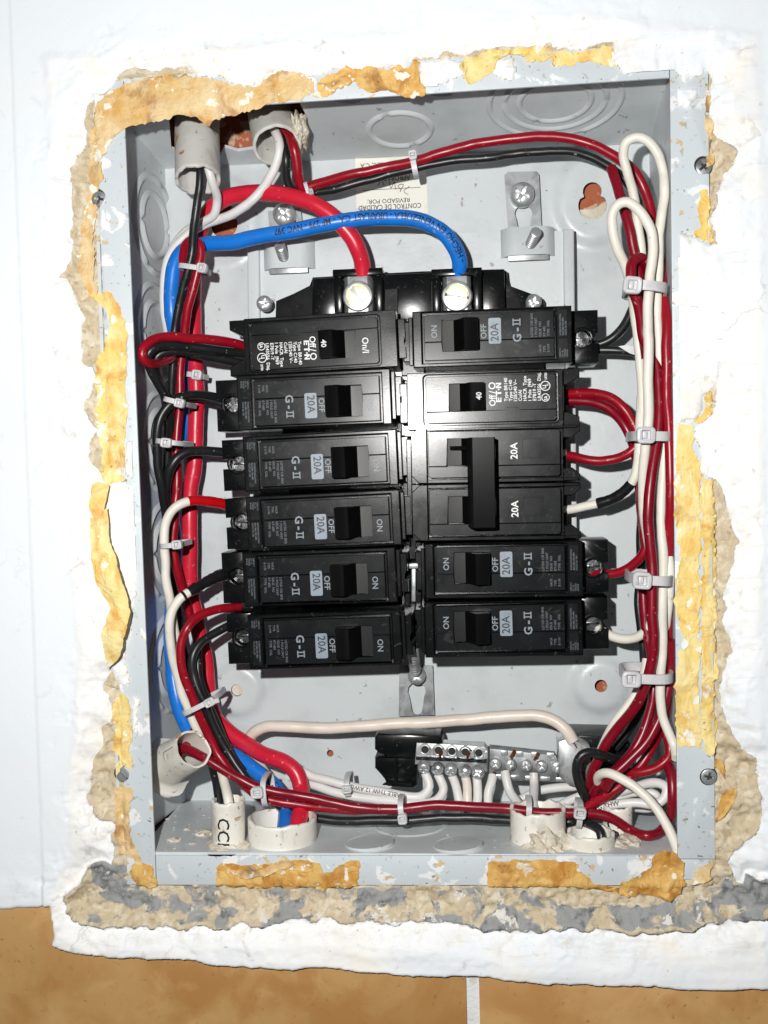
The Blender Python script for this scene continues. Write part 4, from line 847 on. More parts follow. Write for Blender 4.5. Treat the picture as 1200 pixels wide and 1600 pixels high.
# ================================================================ CONDUITS
def pipe(name, label, a, b, r, wall, mat, mouth_jag=0.6, text=None, seed=3, slant=None):
    """PVC tube from a (inside the wall) to b (mouth); mouth rim slightly ragged"""
    a, b = np.array(a, float), np.array(b, float); ax = (b - a) / np.linalg.norm(b - a)
    n1 = np.cross(ax, (0, 1, 0.01)); n1 /= np.linalg.norm(n1); n2 = np.cross(ax, n1); N = 44; R = random.Random(seed)
    ph = [R.uniform(0, 6) for _ in range(4)]
    root = thing(name, label, 'conduit', a); bm = bmesh.new(); L = np.linalg.norm(b - a); rings = []
    def ring(rad, h, jag):
        o = []
        for i in range(N):
            t = 2 * math.pi * i / N; j = jag * (0.5 * math.sin(3 * t + ph[0]) + 0.4 * math.sin(7 * t + ph[1]) + 0.4 * math.sin(13 * t + ph[2]))
            if slant is not None: j += slant * math.sin(t + 0.3) * (1 if jag else 0)
            o.append(bm.verts.new(a + ax * (h + j) + rad * (math.cos(t) * n1 + math.sin(t) * n2)))
        return o
    prof = [(r, 0, 0), (r, L * .5, 0), (r, L - 1.5, mouth_jag * .8), (r, L - .3, mouth_jag), (r - .3, L, mouth_jag), (r - wall + .3, L, mouth_jag), (r - wall, L - .4, mouth_jag), (r - wall, L * .5, 0), (r - wall, 0, 0)]
    for p in prof: rings.append(ring(*p))
    for q, w in zip(rings, rings[1:]):
        for i in range(N): bm.faces.new((q[i], q[(i + 1) % N], w[(i + 1) % N], w[i]))
    from_bm('tube', bm, mat, root, smooth=50)
    if text:
        s, size, ang, start = text; text_on_tube(np.array([a + ax * L * i / 20 for i in range(21)]), r, start, s, size, 'print_black', root, ang, .08, flip=True)
    return root
def zpt(u, v, d): return P(u, v, d)
pipe('conduit', 'grey plastic conduit at upper left with black and white wires hanging out', P(307, 130, 52), P(309, 282, 27), 10.0, 1.6, 'pvc_grey', 0.7, None, 5)
pipe('conduit', 'tilted grey plastic conduit at the top with red, black and white wires', P(414, 130, 62), P(432, 228, 30), 10.4, 1.5, 'pvc_grey', 0.5, None, 9)
pipe('conduit', 'small white conduit with black stencilled letters in the lower left corner', P(357, 1352, 13), P(357, 1249, 13), 7.3, 1.3, 'pvc', 0.6, ('CCI', 7.6, -0.3, 6.2), 4)
pipe('conduit', 'wide white conduit at lower left holding the thick red and blue wires', P(443, 1368, 18), P(441, 1276, 18), 15.2, 1.7, 'pvc', 0.5, None, 8)
pipe('conduit', 'white conduit set in mortar under the neutral bar', P(842, 1365, 20), P(840, 1262, 20), 12.0, 1.6, 'pvc', 0.8, None, 12)
pipe('conduit', 'short white conduit at lower right with a black wire going in', P(924, 1372, 13), P(923, 1300, 13), 10.0, 1.6, 'pvc', 0.7, None, 17)
pipe('conduit', 'white conduit with black letters behind the short one, lower right', P(964, 1350, 30), P(965, 1258, 30), 6.4, 1.3, 'pvc', 0.5, ('CO', 8.5, -0.25, 3.0), 21)
# split and heat-flared conduit through the left wall
root = thing('conduit', 'flared white conduit with a torn mouth coming through the left wall', 'conduit', P(246, 1190, 38)); bm = bmesh.new()
a, b = np.array(P(258, 1197, 36)), np.array(P(302, 1170, 18)); ax = (b - a) / np.linalg.norm(b - a); n1 = np.cross(ax, (0, 1, 0)); n1 /= np.linalg.norm(n1); n2 = np.cross(ax, n1); L = np.linalg.norm(b - a); rows = []
for h, r, jg in ((-3, 12.2, .10), (-2.6, 13.6, .10), (-1.2, 13.8, .10), (-.4, 12.8, .06), (1.2, 10.2, .03), (4, 9.4, .02), (L * .6, 9.0, .02), (L * .93, 8.7, .06), (L, 8.4, .08), (L * .99, 7.5, .08), (L * .6, 7.7, .03), (0, 8.0, 0)):
    rows.append([bm.verts.new(a + ax * (h + 3.5 * jg * math.sin(3 * t + h)) + r * (1 + jg * (0.5 * math.sin(2 * t + 1) + .4 * math.sin(5 * t) + .25 * math.sin(9 * t + h))) * (math.cos(t) * n1 + math.sin(t) * n2)) for t in [2 * math.pi * i / 40 for i in range(40)]])
for q, w in zip(rows, rows[1:]):
    for i in range(40):
        if 5 <= i <= 7 and q is rows[6]: continue
        bm.faces.new((q[i], q[(i + 1) % 40], w[(i + 1) % 40], w[i]))
from_bm('tube', bm, 'pvc', root, smooth=50)
# mortar lumps around the conduits
def lump(name, label, u, v, d, rx, ry, rz, mat, seed, cat='mortar'):
    c = P(u, v, d); bm = bmesh.new(); bmesh.ops.create_icosphere(bm, subdivisions=5, radius=1.0)
    for w in bm.verts:
        x, y, z = w.co; k = 1 + 0.5 * float(fbm(np.array([x * 2 + z]), np.array([y * 2 - z]), 1.0, 5, seed)[0]) + 0.5 * float(fbm(np.array([z * 2 + 9]), np.array([x * 2 + y]), .8, 5, seed + 7)[0])
        w.co = (c.x + x * rx * k, c.y + y * ry * k, max(c.z + z * rz * k, ZB - 1))
    return tag(from_bm(name, bm, mat, smooth=70), label, cat)
lump('mortar_lump', 'lump of pale mortar at the foot of the conduit below the neutral bar', 852, 1324, 10, 9.0, 8.5, 7.2, 'mortar_lump', 5)
lump('mortar_lump', 'tan mortar at the foot of the stencilled conduit, lower left', 358, 1328, 10, 13, 9.5, 3.6, 'mortar_lump', 25)
lump('mortar_lump', 'small crumbs of mortar beside the lower right conduits', 985, 1322, 16, 6, 8, 3.5, 'mortar_lump', 45)
lump('mortar_lump', 'lump of mortar beside the tilted conduit at the top', 468, 208, 36, 3.6, 9, 8, 'mortar_lump', 65)

# ================================================================ WIRES
WIRES = {}
def fit(p_uvd, r):
    u, v, d = p_uvd
    for _ in range(80):
        p = P(u, v, d)
        xl = xl_at(max(d, 0)); 
        if p.x - r < xl + .3 or (p.x + r > XR - .3 and d > 2) or p.y + r > DEPTH - .2 or (p.z - r < ZB + .2 and v < 1330 and d > 3): d -= 1.0
        else: break
    return P(u, v, d)
def wire(label, pts, r, mat, name='wire', group='insulated wires', cat='wire', sleeve=None, bare=None, ends=None):
    path = spline([fit(p, r) for p in pts], 1.3)
    nn = np.arange(len(path)) * 1.3; sd = 500 + (sum(map(ord, label)) % 40) * 5; env = np.clip(np.minimum(nn, nn[-1] - nn) / 10.0, 0, 1)
    path = path + np.stack([fbm(nn, nn * 0 + 3.3 * k, 15.0, 3, sd + k) * 0.75 * env for k in range(3)], 1)
    seg = np.linalg.norm(np.diff(path, axis=0), axis=1); S = np.concatenate([[0], np.cumsum(seg)])
    rr0 = r * (1 + 0.05 * fbm(nn, nn * 0, 9.0, 3, sd + 4)); vs, fs = tube_arrays(path, rr0, 16 if r < 3 else 24)
    if not sleeve and not bare:
        o = from_py(name, vs, fs, mat, None, None, 50); tag(o, label, cat, group)
    else:
        o = thing(name, label, cat, Vector(path[0]), group); from_py('insulation', vs, fs, mat, o, None, 50)
        if sleeve:                                             # (from, to, material) as fractions of the length: wrapped insulating tape
            a, b, m2 = sleeve[:3]; ex = sleeve[3] if len(sleeve) > 3 else 0.35; sel = path[(S >= a * S[-1]) & (S <= b * S[-1])]; n = len(sel)
            rr = r + ex + ex * .45 * np.sin(np.arange(n) * .9) * (np.arange(n) % 3 > 0) + ex * 1.2 * fbm(np.arange(n) * 1.0, np.arange(n) * 0., 5.0, 3, 77); vs, fs = tube_arrays(sel, rr, 18); from_py('tape_wrap', vs, fs, m2, o, None, 50)
        if bare:
            for i in range(5):
                a = 2 * math.pi * i / 5; e = path[-1] + (path[-1] - path[-2]) * 1.0; off = np.array((math.cos(a), .4 * math.sin(a), math.sin(a) * .3)) * r * .45
                vs, fs = tube_arrays(np.array([path[-1] + off, path[-1] + off + (path[-1] - path[-3]) * bare * .5, path[-1] + off * 1.1 + (path[-1] - path[-3]) * bare]), r * .26, 6); from_py('copper_strand', vs, fs, 'copper', o)
    WIRES[label] = path; return o, path
RS = 2.05
# thick feeders
o, p = wire('thick red feeder wire curving from the left lug down the left side', [(567, 452, 44), (567, 430, 42), (566, 408, 40), (556, 380, 37), (536, 352, 35), (505, 326, 34), (470, 311, 35), (430, 303, 38), (390, 302, 42), (350, 312, 46), (322, 336, 50), (308, 380, 56), (303, 440, 58), (303, 506, 58), (304, 563, 57), (306, 587, 56), (307, 612, 56), (306, 650, 55), (305, 691, 55), (303, 730, 55), (298, 762, 55), (297, 800, 55), (297, 857, 55), (298, 912, 56), (303, 949, 57), (311, 990, 58), (320, 1030, 58), (326, 1085, 57), (338, 1124, 55), (375, 1156, 50), (411, 1177, 46), (445, 1191, 42), (464, 1208, 40), (471, 1232, 38), (470, 1262, 29), (464, 1296, 19)], 3.75, 'wire_thick_red')
o, p = wire('thick blue printed feeder wire curving from the right lug down the left side', [(716, 452, 44), (717, 428, 42), (716, 405, 39), (705, 378, 36), (682, 356, 34), (650, 344, 33), (600, 341, 33), (550, 344, 33), (500, 352, 33), (450, 362, 34), (400, 372, 36), (350, 379, 39), (315, 382, 42), (288, 392, 43), (274, 414, 42), (268, 451, 42), (269, 490, 42), (275, 530, 47), (287, 570, 56), (291, 610, 60), (289, 650, 60), (280, 690, 58), (270, 730, 54), (266, 770, 52), (269, 810, 56), (274, 850, 60), (274, 900, 58), (269, 950, 52), (267, 1000, 50), (270, 1050, 48), (277, 1090, 46), (284, 1116, 46), (297, 1142, 47), (325, 1165, 49), (360, 1177, 47), (395, 1200, 43), (425, 1222, 40), (440, 1244, 38), (446, 1266, 31), (444, 1300, 20)], 3.5, 'wire_blue')
text_on_tube(p, 3.5, 3.0, '0 V', 4.0, 'ink_wire', o, -0.25, .1, 'printing')
text_on_tube(p, 3.5, 13.0, '- HECHO EN VENEZUELA - URAPLAST C.A. - MF 279 - NVC 397', 4.0, 'ink_wire', o, -0.25, .10, 'printing', sx=.82)
S = np.concatenate([[0], np.cumsum(np.linalg.norm(np.diff(p, axis=0), axis=1))])
text_on_tube(p, 3.5, float(S[-1]) - 37.0, 'GRESN', 4.2, 'ink_wire', o, 0.2, .06, 'printing')
text_on_tube(p, 3.5, 196, 'AWG THW 600', 3.0, 'ink_wire', o, -0.1, .06, 'printing')
o, p = wire('thick cream neutral wire running across above the neutral bar', [(440, 1262, 30), (418, 1215, 44), (392, 1178, 55), (388, 1160, 54), (396, 1145, 52), (414, 1136, 50), (447, 1135, 49), (520, 1137, 48), (600, 1131, 47), (666, 1128, 46), (762, 1121, 44), (810, 1119, 43), (845, 1119, 42), (868, 1126, 41), (885, 1141, 40), (895, 1158, 40)], 2.75, 'wire_cream', bare=1.0)

# pairs from the top conduits
wire('long red wire arching across the top from the tilted conduit to the right bundle', [(434, 190, 46), (446, 203, 36), (458, 226, 29), (465, 255, 31), (467, 280, 34), (474, 296, 37), (490, 290, 38), (520, 281, 40), (560, 271, 42), (610, 260, 42), (660, 248, 40), (710, 233, 38), (760, 222, 36), (810, 215, 35), (860, 213, 34), (900, 218, 34), (935, 230, 34), (965, 247, 35), (990, 267, 36), (1006, 295, 37), (1016, 325, 37), (1022, 360, 36), (1030, 410, 34), (1036, 450, 33), (1041, 520, 30), (1043, 611, 28), (1046, 700, 27), (1047, 780, 27), (1046, 830, 28), (1044, 900, 30), (1044, 970, 30), (1044, 1060, 30), (1040, 1110, 32), (1028, 1150, 34), (1012, 1182, 34), (985, 1215, 32), (955, 1238, 30), (925, 1256, 27), (908, 1268, 25), (890, 1271, 24)], 2.15, 'wire_red')
wire('long black wire arching across the top beside the red one', [(428, 190, 50), (439, 214, 36), (446, 246, 32), (448, 280, 36), (458, 297, 39), (480, 301, 41), (520, 296, 44), (560, 285, 45), (600, 274, 45), (650, 262, 44), (700, 252, 43), (760, 247, 42), (800, 240, 42), (850, 236, 42), (900, 238, 42), (940, 254, 43), (970, 275, 44), (995, 310, 46), (1005, 380, 48), (1006, 480, 48), (1006, 600, 48), (1004, 700, 48), (1002, 800, 48), (1000, 900, 48), (999, 952, 47), (1003, 1005, 46), (1008, 1050, 46), (1004, 1100, 46), (985, 1140, 46), (960, 1170, 45)], 1.9, 'wire_black')
wire('white wire from the tilted conduit sweeping down to the left', [(420, 190, 52), (430, 206, 36), (436, 228, 31), (430, 260, 33), (415, 290, 36), (390, 318, 38), (355, 338, 42), (320, 350, 46), (288, 370, 47), (266, 398, 46), (258, 430, 45), (256, 466, 45), (259, 506, 46), (268, 560, 58), (276, 640, 64), (280, 720, 66), (284, 800, 66)], 2.05, 'wire_greywhite')
wire('white wire hanging from the upper left conduit beside a black one', [(318, 240, 36), (325, 262, 28), (332, 287, 30), (339, 310, 36), (334, 334, 40), (312, 350, 45), (290, 362, 50), (272, 384, 52), (262, 410, 52), (260, 450, 54), (266, 520, 62), (274, 620, 68), (280, 700, 68)], 1.95, 'wire_greywhite')
wire('black wire hanging from the upper left conduit over the red loop', [(310, 235, 36), (313, 262, 27), (310, 310, 27), (303, 355, 28), (299, 392, 28), (295, 422, 29), (286, 451, 31), (277, 487, 33), (273, 519, 35), (270, 563, 36), (268, 604, 38), (267, 642, 40), (268, 678, 42), (262, 712, 44), (260, 760, 46), (264, 830, 50), (270, 900, 52), (277, 960, 52), (286, 1010, 50), (300, 1060, 48), (318, 1110, 46), (330, 1160, 42), (333, 1195, 30), (340, 1228, 20), (345, 1275, 13)], 1.9, 'wire_black')
wire('red wire looping over at the top of the left bundle', [(288, 470, 48), (286, 433, 44), (286, 400, 39), (290, 381, 36), (300, 374, 34), (311, 380, 33), (314, 396, 33), (311, 416, 33), (303, 451, 34), (294, 487, 36), (288, 519, 38), (282, 557, 40), (280, 587, 41), (281, 612, 41), (280, 645, 42), (277, 673, 42), (275, 701, 42), (276, 738, 42), (275, 775, 42), (273, 811, 42), (270, 847, 42), (274, 880, 43), (283, 912, 46), (292, 945, 50), (300, 972, 53), (308, 1000, 56), (312, 1060, 58), (318, 1110, 56)], RS, 'wire_red')

# left bank branches
wire('red wire looping out to the box edge from the top left breaker', [(392, 543, 42), (383, 541, 40), (348, 532, 32), (299, 528, 24), (260, 526, 17), (236, 532, 11), (222, 546, 8), (222, 560, 8), (234, 569, 13), (250, 567, 22), (266, 559, 32), (278, 545, 42), (286, 520, 48)], RS, 'wire_red')
wire('black wire doubled back under the red loop at the top left breaker', [(392, 552, 44), (380, 552, 42), (340, 547, 34), (295, 543, 26), (258, 540, 18), (238, 546, 13), (231, 558, 13), (238, 580, 17), (250, 601, 22), (260, 620, 28), (266, 650, 36), (268, 690, 44), (266, 740, 50)], RS, 'wire_black')
wire('second black wire at the top left breaker, lower of the two', [(380, 568, 44), (361, 564, 41), (310, 554, 32), (270, 549, 25), (246, 556, 22), (244, 580, 24), (252, 604, 28), (259, 625, 34), (263, 680, 44)], RS, 'wire_black')
wire('black wire curving up into the second breaker of the left bank', [(362, 628, 47), (342, 622, 44), (310, 616, 36), (285, 618, 30), (267, 629, 27), (252, 648, 26), (246, 670, 26), (245, 695, 27), (247, 730, 29), (252, 762, 32), (257, 795, 38), (263, 840, 46), (268, 900, 54)], RS, 'wire_black')
wire('thin black wire below it into the second breaker of the left bank', [(366, 636, 48), (351, 633, 47), (332, 627, 45), (312, 622, 43), (296, 621, 42)], 1.8, 'wire_black')
wire('black wire curving into the third breaker of the left bank', [(362, 710, 46), (349, 707, 44), (314, 704, 38), (291, 707, 34), (275, 717, 32), (265, 733, 32), (260, 752, 34), (260, 780, 38), (262, 830, 46), (268, 880, 52)], 2.2, 'wire_black')
wire('white wire with red tape at its end into the fourth left breaker', [(360, 791, 46), (351, 788, 43), (325, 783, 37), (299, 781, 32), (281, 787, 29), (267, 799, 28), (258, 818, 28), (256, 846, 28), (258, 876, 29), (260, 912, 30), (265, 941, 32), (270, 976, 35), (276, 1004, 37), (284, 1050, 40), (294, 1090, 42), (308, 1130, 42), (318, 1160, 42)], 2.1, 'wire_white', sleeve=(0.0, 0.165, 'tape_red'))
wire('white wire with black tape at its end into the fifth left breaker', [(372, 896, 48), (357, 895, 45), (335, 902, 39), (314, 914, 34), (299, 924, 30), (282, 936, 27), (270, 953, 26), (264, 975, 26), (265, 1000, 27), (269, 1028, 28), (277, 1057, 30), (286, 1088, 31), (300, 1121, 33), (316, 1155, 35), (323, 1176, 36), (338, 1196, 30), (350, 1218, 22), (356, 1250, 14), (358, 1280, 12)], 2.1, 'wire_white', sleeve=(0.0, 0.215, 'tape_black', 0.8))
wire('red wire arching down from the bottom left breaker into the lower run', [(374, 948, 44), (364, 949, 41), (339, 952, 35), (312, 963, 29), (294, 980, 25), (284, 1003, 24), (283, 1029, 24), (288, 1057, 25), (301, 1088, 27), (313, 1119, 29), (327, 1150, 31), (343, 1181, 31), (362, 1206, 29), (385, 1228, 27), (405, 1243, 26), (430, 1252, 26), (470, 1258, 26), (520, 1264, 25), (560, 1266, 25), (600, 1263, 25)], RS, 'wire_red')
wire('black wire curving down from the bottom left breaker into the lower run', [(380, 968, 46), (364, 974, 44), (332, 990, 38), (310, 1008, 33), (301, 1032, 31), (303, 1056, 31), (312, 1082, 31), (326, 1113, 32), (341, 1148, 33), (356, 1177, 33), (375, 1205, 32), (400, 1232, 31), (430, 1254, 30), (460, 1271, 29), (490, 1279, 28), (530, 1283, 27), (580, 1283, 26), (640, 1281, 26), (700, 1277, 26), (753, 1279, 26), (800, 1283, 26), (850, 1286, 26), (895, 1284, 26), (922, 1287, 20), (936, 1297, 15), (940, 1312, 13), (940, 1330, 12)], 2.0, 'wire_black')
wire('black wire beside it running down behind the lower left tie', [(309, 1010, 40), (309, 1034, 37), (312, 1058, 36), (320, 1085, 35), (334, 1120, 36), (348, 1152, 37), (362, 1180, 38), (380, 1205, 38)], 1.9, 'wire_black')
wire('red wire from the flared left conduit joining the lower run', [(262, 1172, 34), (276, 1168, 30), (296, 1172, 26), (319, 1184, 23), (346, 1201, 22), (375, 1217, 21), (400, 1229, 21), (430, 1236, 21), (472, 1244, 21), (520, 1254, 22), (560, 1262, 22), (608, 1265, 23), (645, 1262, 23), (681, 1258, 23), (720, 1259, 23), (753, 1262, 23), (800, 1265, 23), (852, 1270, 23), (900, 1270, 23), (935, 1273, 23), (960, 1281, 23), (985, 1297, 23), (1012, 1306, 23), (1034, 1299, 23), (1047, 1278, 23), (1052, 1240, 23), (1048, 1206, 25), (1036, 1185, 30)], 2.15, 'wire_dark_red')
wire('short red wire crossing into the flared left conduit', [(304, 1140, 40), (300, 1153, 36), (290, 1166, 31), (280, 1176, 29), (270, 1182, 31)], RS, 'wire_dark_red')

# right bundle
o, p = wire('tall white wire loop at the top of the right bundle', [(1004, 460, 34), (1003, 420, 32), (1002, 396, 31), (997, 358, 29), (990, 304, 26), (980, 265, 22), (973, 240, 20), (978, 222, 18), (995, 214, 17), (1012, 220, 17), (1028, 240, 18), (1037, 269, 20), (1039, 297, 21), (1034, 339, 22), (1030, 382, 22), (1028, 435, 22), (1027, 466, 22), (1029, 521, 22), (1031, 557, 23), (1037, 593, 24), (1041, 638, 25), (1040, 675, 24), (1038, 700, 23), (1035, 742, 22), (1032, 789, 21), (1034, 828, 20), (1036, 868, 20), (1035, 914, 20), (1034, 970, 20), (1034, 1014, 20), (1031, 1054, 20), (1031, 1084, 20), (1036, 1115, 20), (1046, 1145, 19), (1053, 1166, 18), (1057, 1185, 16)], 2.0, 'wire_white')
wire('shorter white wire loop in front at the top of the right bundle', [(1000, 711, 30), (1003, 657, 31), (1003, 600, 33), (998, 545, 34), (993, 493, 32), (988, 455, 27), (979, 424, 24), (965, 388, 21), (957, 356, 19), (957, 336, 18), (966, 320, 17), (981, 316, 16), (998, 328, 16), (1012, 348, 16), (1019, 370, 16), (1020, 400, 16), (1016, 435, 16), (1013, 466, 16), (1012, 521, 16), (1013, 575, 16), (1013, 629, 17), (1012, 666, 18), (1008, 711, 20), (1005, 750, 23), (1005, 797, 26), (1012, 840, 30), (1024, 880, 33), (1034, 930, 34)], 2.1, 'wire_white')
wire('cut red wire end standing up in the right bundle', [(955, 262, 34), (958, 271, 33), (966, 296, 31), (975, 327, 29), (985, 362, 28), (992, 397, 28), (998, 440, 28), (1004, 500, 30), (1010, 560, 30)], 2.25, 'wire_dark_red')
wire('red wire hooked round just above the upper right tie', [(1012, 425, 30), (1010, 411, 26), (998, 404, 22), (987, 412, 20), (985, 432, 19), (988, 455, 19), (994, 470, 20), (1000, 495, 22), (1006, 530, 24), (1016, 548, 25), (1024, 562, 24), (1029, 611, 22), (1029, 657, 20), (1025, 695, 19), (1018, 742, 17), (1013, 789, 16), (1014, 828, 16), (1018, 868, 16), (1020, 899, 16), (1019, 926, 16), (1019, 970, 16), (1019, 1022, 17), (1015, 1050, 18), (1007, 1076, 20), (993, 1105, 23), (968, 1136, 27), (948, 1163, 29), (936, 1187, 31), (926, 1208, 33), (922, 1235, 36)], 2.25, 'wire_dark_red')
wire('black wire curving from the top right breaker into the right bundle', [(918, 538, 47), (932, 539, 46), (954, 531, 45), (975, 510, 45), (990, 480, 45), (998, 450, 46)], 2.0, 'wire_black')
wire('second black wire from the top right breaker under a scrap of grey tape', [(918, 548, 48), (945, 547, 47), (975, 548, 46), (995, 552, 46), (1006, 560, 46)], 1.9, 'wire_black')
wire('upper of two red wires arching from the second right breaker', [(876, 617, 46), (890, 616, 44), (932, 615, 39), (960, 625, 36), (982, 648, 34), (996, 676, 33), (1003, 720, 34), (1003, 790, 36), (1010, 860, 36)], 2.2, 'wire_red')
wire('lower of two red wires arching from the second right breaker', [(876, 627, 47), (890, 626, 46), (925, 628, 43), (955, 642, 40), (978, 668, 37), (992, 700, 37), (1000, 760, 40), (1006, 830, 40)], 2.2, 'wire_dark_red')
wire('red wire from the upper pole of the double breaker', [(876, 713, 46), (888, 712, 44), (912, 717, 41), (940, 719, 39), (965, 715, 37), (985, 706, 35), (1000, 690, 34), (1008, 660, 34)], 2.05, 'wire_red')
wire('white wire with a black tape sleeve from the lower pole of the double breaker', [(876, 798, 46), (888, 796, 44), (915, 791, 41), (938, 786, 39), (969, 772, 36), (990, 750, 33), (997, 722, 31), (998, 700, 30), (1000, 660, 31), (1002, 620, 33)], 2.05, 'wire_white', sleeve=(0.22, 0.49, 'tape_black'))
wire('red wire curving from the fifth right breaker up into the bundle', [(926, 896, 47), (934, 897, 45), (945, 897, 43), (969, 893, 40), (992, 880, 37), (1006, 864, 35), (1012, 830, 34)], RS, 'wire_red')
wire('white wire curving from the bottom right breaker into the bundle', [(930, 979, 47), (936, 983, 45), (943, 987, 43), (957, 994, 41), (978, 998, 38), (997, 993, 35), (1010, 983, 33), (1020, 960, 32)], 2.05, 'wire_white')
wire('red wire running down the right bundle and crossing to the bottom run', [(1002, 895, 36), (1005, 935, 34), (1008, 975, 33), (1015, 1010, 32), (1022, 1050, 30), (1021, 1085, 28), (1015, 1112, 27), (1003, 1145, 26), (989, 1172, 25), (970, 1196, 25), (948, 1216, 27), (930, 1236, 30), (920, 1262, 34)], 2.1, 'wire_dark_red')
wire('red wire at the right edge of the bundle crossing over the neutral lug', [(1047, 1000, 26), (1046, 1045, 26), (1042, 1085, 25), (1030, 1124, 24), (1010, 1160, 23), (982, 1190, 22), (958, 1214, 22), (945, 1232, 24)], 2.1, 'wire_dark_red')
wire('white wire behind the right bundle, nearest the flange', [(1026, 820, 30), (1034, 838, 27), (1044, 862, 24), (1047, 899, 22), (1046, 935, 23), (1041, 972, 26), (1034, 1010, 30)], 1.95, 'wire_white')
wire('thin white wire slanting down behind the red one to the neutral lug', [(1010, 1030, 36), (1006, 1052, 34), (996, 1078, 32), (978, 1106, 32), (960, 1130, 33), (944, 1160, 36), (934, 1185, 40)], 1.9, 'wire_white')
wire('red wire hooking sideways behind the flange, lower right', [(1040, 1140, 34), (1046, 1165, 30), (1044, 1184, 28), (1030, 1198, 28), (1010, 1206, 29), (990, 1208, 31), (975, 1206, 34)], 2.15, 'wire_red')
wire('black wire looped over the neutral lug', [(985, 1190, 36), (971, 1189, 31), (949, 1182, 26), (925, 1174, 23), (909, 1179, 22), (901, 1195, 22), (903, 1218, 24), (914, 1244, 28), (924, 1262, 33)], 2.1, 'wire_black')
wire('white wire curling out in front at lower right and down past the flange', [(936, 1226, 30), (935, 1214, 26), (944, 1208, 22), (956, 1209, 19), (978, 1220, 16), (1002, 1237, 13), (1026, 1264, 10), (1043, 1290, 8), (1055, 1318, 6), (1062, 1340, 5)], 2.05, 'wire_white')
o, p = wire('grey white wire coiled at lower right behind the red wires', [(880, 1262, 40), (905, 1268, 36), (923, 1266, 33), (961, 1257, 30), (998, 1254, 28), (1025, 1256, 27), (1040, 1245, 27), (1042, 1231, 28), (1030, 1223, 30), (1008, 1224, 33), (985, 1232, 36), (965, 1240, 40)], 2.05, 'wire_greywhite')
text_on_tube(p, 2.05, 10, '12 AWG THW', 2.8, 'ink_wire', o, 0.2, .05, 'printing')
wire('inner turn of the coiled grey white wire at lower right', [(935, 1262, 42), (965, 1246, 40), (1000, 1238, 38), (1024, 1242, 36), (1030, 1252, 36), (1018, 1262, 37), (990, 1262, 40)], 1.9, 'wire_greywhite')

# ================================================================ NEUTRAL BAR
nb = thing('neutral_bar', 'silver neutral bar with a row of cross head screws on black plastic feet', 'terminal bar', P(760, 1230, 60))
def nq(u, v, d): q = P(u, v, d); return (q.x, q.z)
bm = bmesh.new(); bm_prism(bm, [nq(586, 1150, 46), nq(590, 1146, 46), nq(688, 1148, 46), nq(692, 1156, 46), nq(690, 1178, 46), nq(652, 1184, 46), nq(604, 1182, 46), nq(596, 1172, 46), nq(586, 1170, 46)], 44, 58, 1.0, 2)
bm_prism(bm, [nq(586, 1183, 48), nq(650, 1184, 48), nq(652, 1226, 48), nq(645, 1231, 48), nq(606, 1228, 48), nq(598, 1206, 48), nq(586, 1200, 48)], 47, DEPTH - .2, 1.0, 2); bm_prism(bm, [nq(616, 1226, 45), nq(616, 1184, 45), nq(621, 1184, 45), nq(621, 1226, 45)], 45, 47.1, .3); bm_prism(bm, [nq(598, 1224, 48), nq(645, 1226, 48), nq(645, 1219, 48), nq(606, 1218, 48)], 44.8, 47, .4); from_bm('plastic_foot', bm, 'black_plastic', nb)
bm = bmesh.new(); bm_prism(bm, [nq(880, 1148, 52), nq(968, 1150, 52), nq(986, 1164, 52), nq(986, 1186, 52), nq(955, 1212, 52), nq(880, 1228, 52)], 51, DEPTH - .2, 1.0, 2); from_bm('plastic_foot', bm, 'black_plastic', nb)
# the bar: a raised left length with clamp teeth and a lower right length
bm = bmesh.new(); bm_prism(bm, [nq(648, 1194, 44), nq(651, 1160, 44), nq(757, 1166, 44), nq(762, 1172, 44), nq(762, 1206, 44)], 43.5, 52, .5, 2); from_bm('bar', bm, 'zinc', nb)
bm = bmesh.new(); bm_prism(bm, [nq(764, 1218, 47), nq(765, 1169, 47), nq(868, 1180, 47), nq(872, 1188, 47), nq(871, 1222, 47)], 46.5, 54, .5, 2); from_bm('bar', bm, 'zinc_dull', nb)
bm = bmesh.new(); bm_prism(bm, [nq(650, 1187, 42), nq(650, 1182, 42), nq(760, 1187, 42), nq(760, 1192, 42)], 41.6, 43.4, .3); from_bm('bar_rib', bm, 'dark_metal', nb)
for i in range(5):
    u = 664 + i * 21.0; v = 1171 + i * 1.3
    bm = bmesh.new(); c = P(u, v, 43.4); lathe(bm, [(2.9, 0.4), (2.9, -0.35), (2.2, -0.4), (2.1, 0.5)], lambda x, z, h: (c.x + x, c.y + h, c.z + z), 18); from_bm('wire_hole', bm, 'zinc', nb)
    bm = bmesh.new(); lathe(bm, [(0, .2), (1.75, .2)], lambda x, z, h: (c.x + x, c.y - .1, c.z + z), 18); from_bm('hole_shadow', bm, 'recess_shade', nb)  # dark disc painted in for the shade inside the wire hole
    bm = bmesh.new(); c = P(u + 10.5, v + 1, 43.2)
    bm_prism(bm, [(c.x - 1.0, c.z - 2.6), (c.x + 1.0, c.z - 2.2), (c.x + 1.3, c.z + 1.4), (c.x, c.z + .4), (c.x - 1.3, c.z + 1.6)], c.y - .9, c.y + .5, .2); from_bm('clamp_tooth', bm, 'zinc', nb)
    screw('bar_screw', P(662 + i * 21.2, 1200 + i * 2.0, 39.5), 2.75, nb, 'zinc', 'cross', 1.9, None, (0.25, 0))
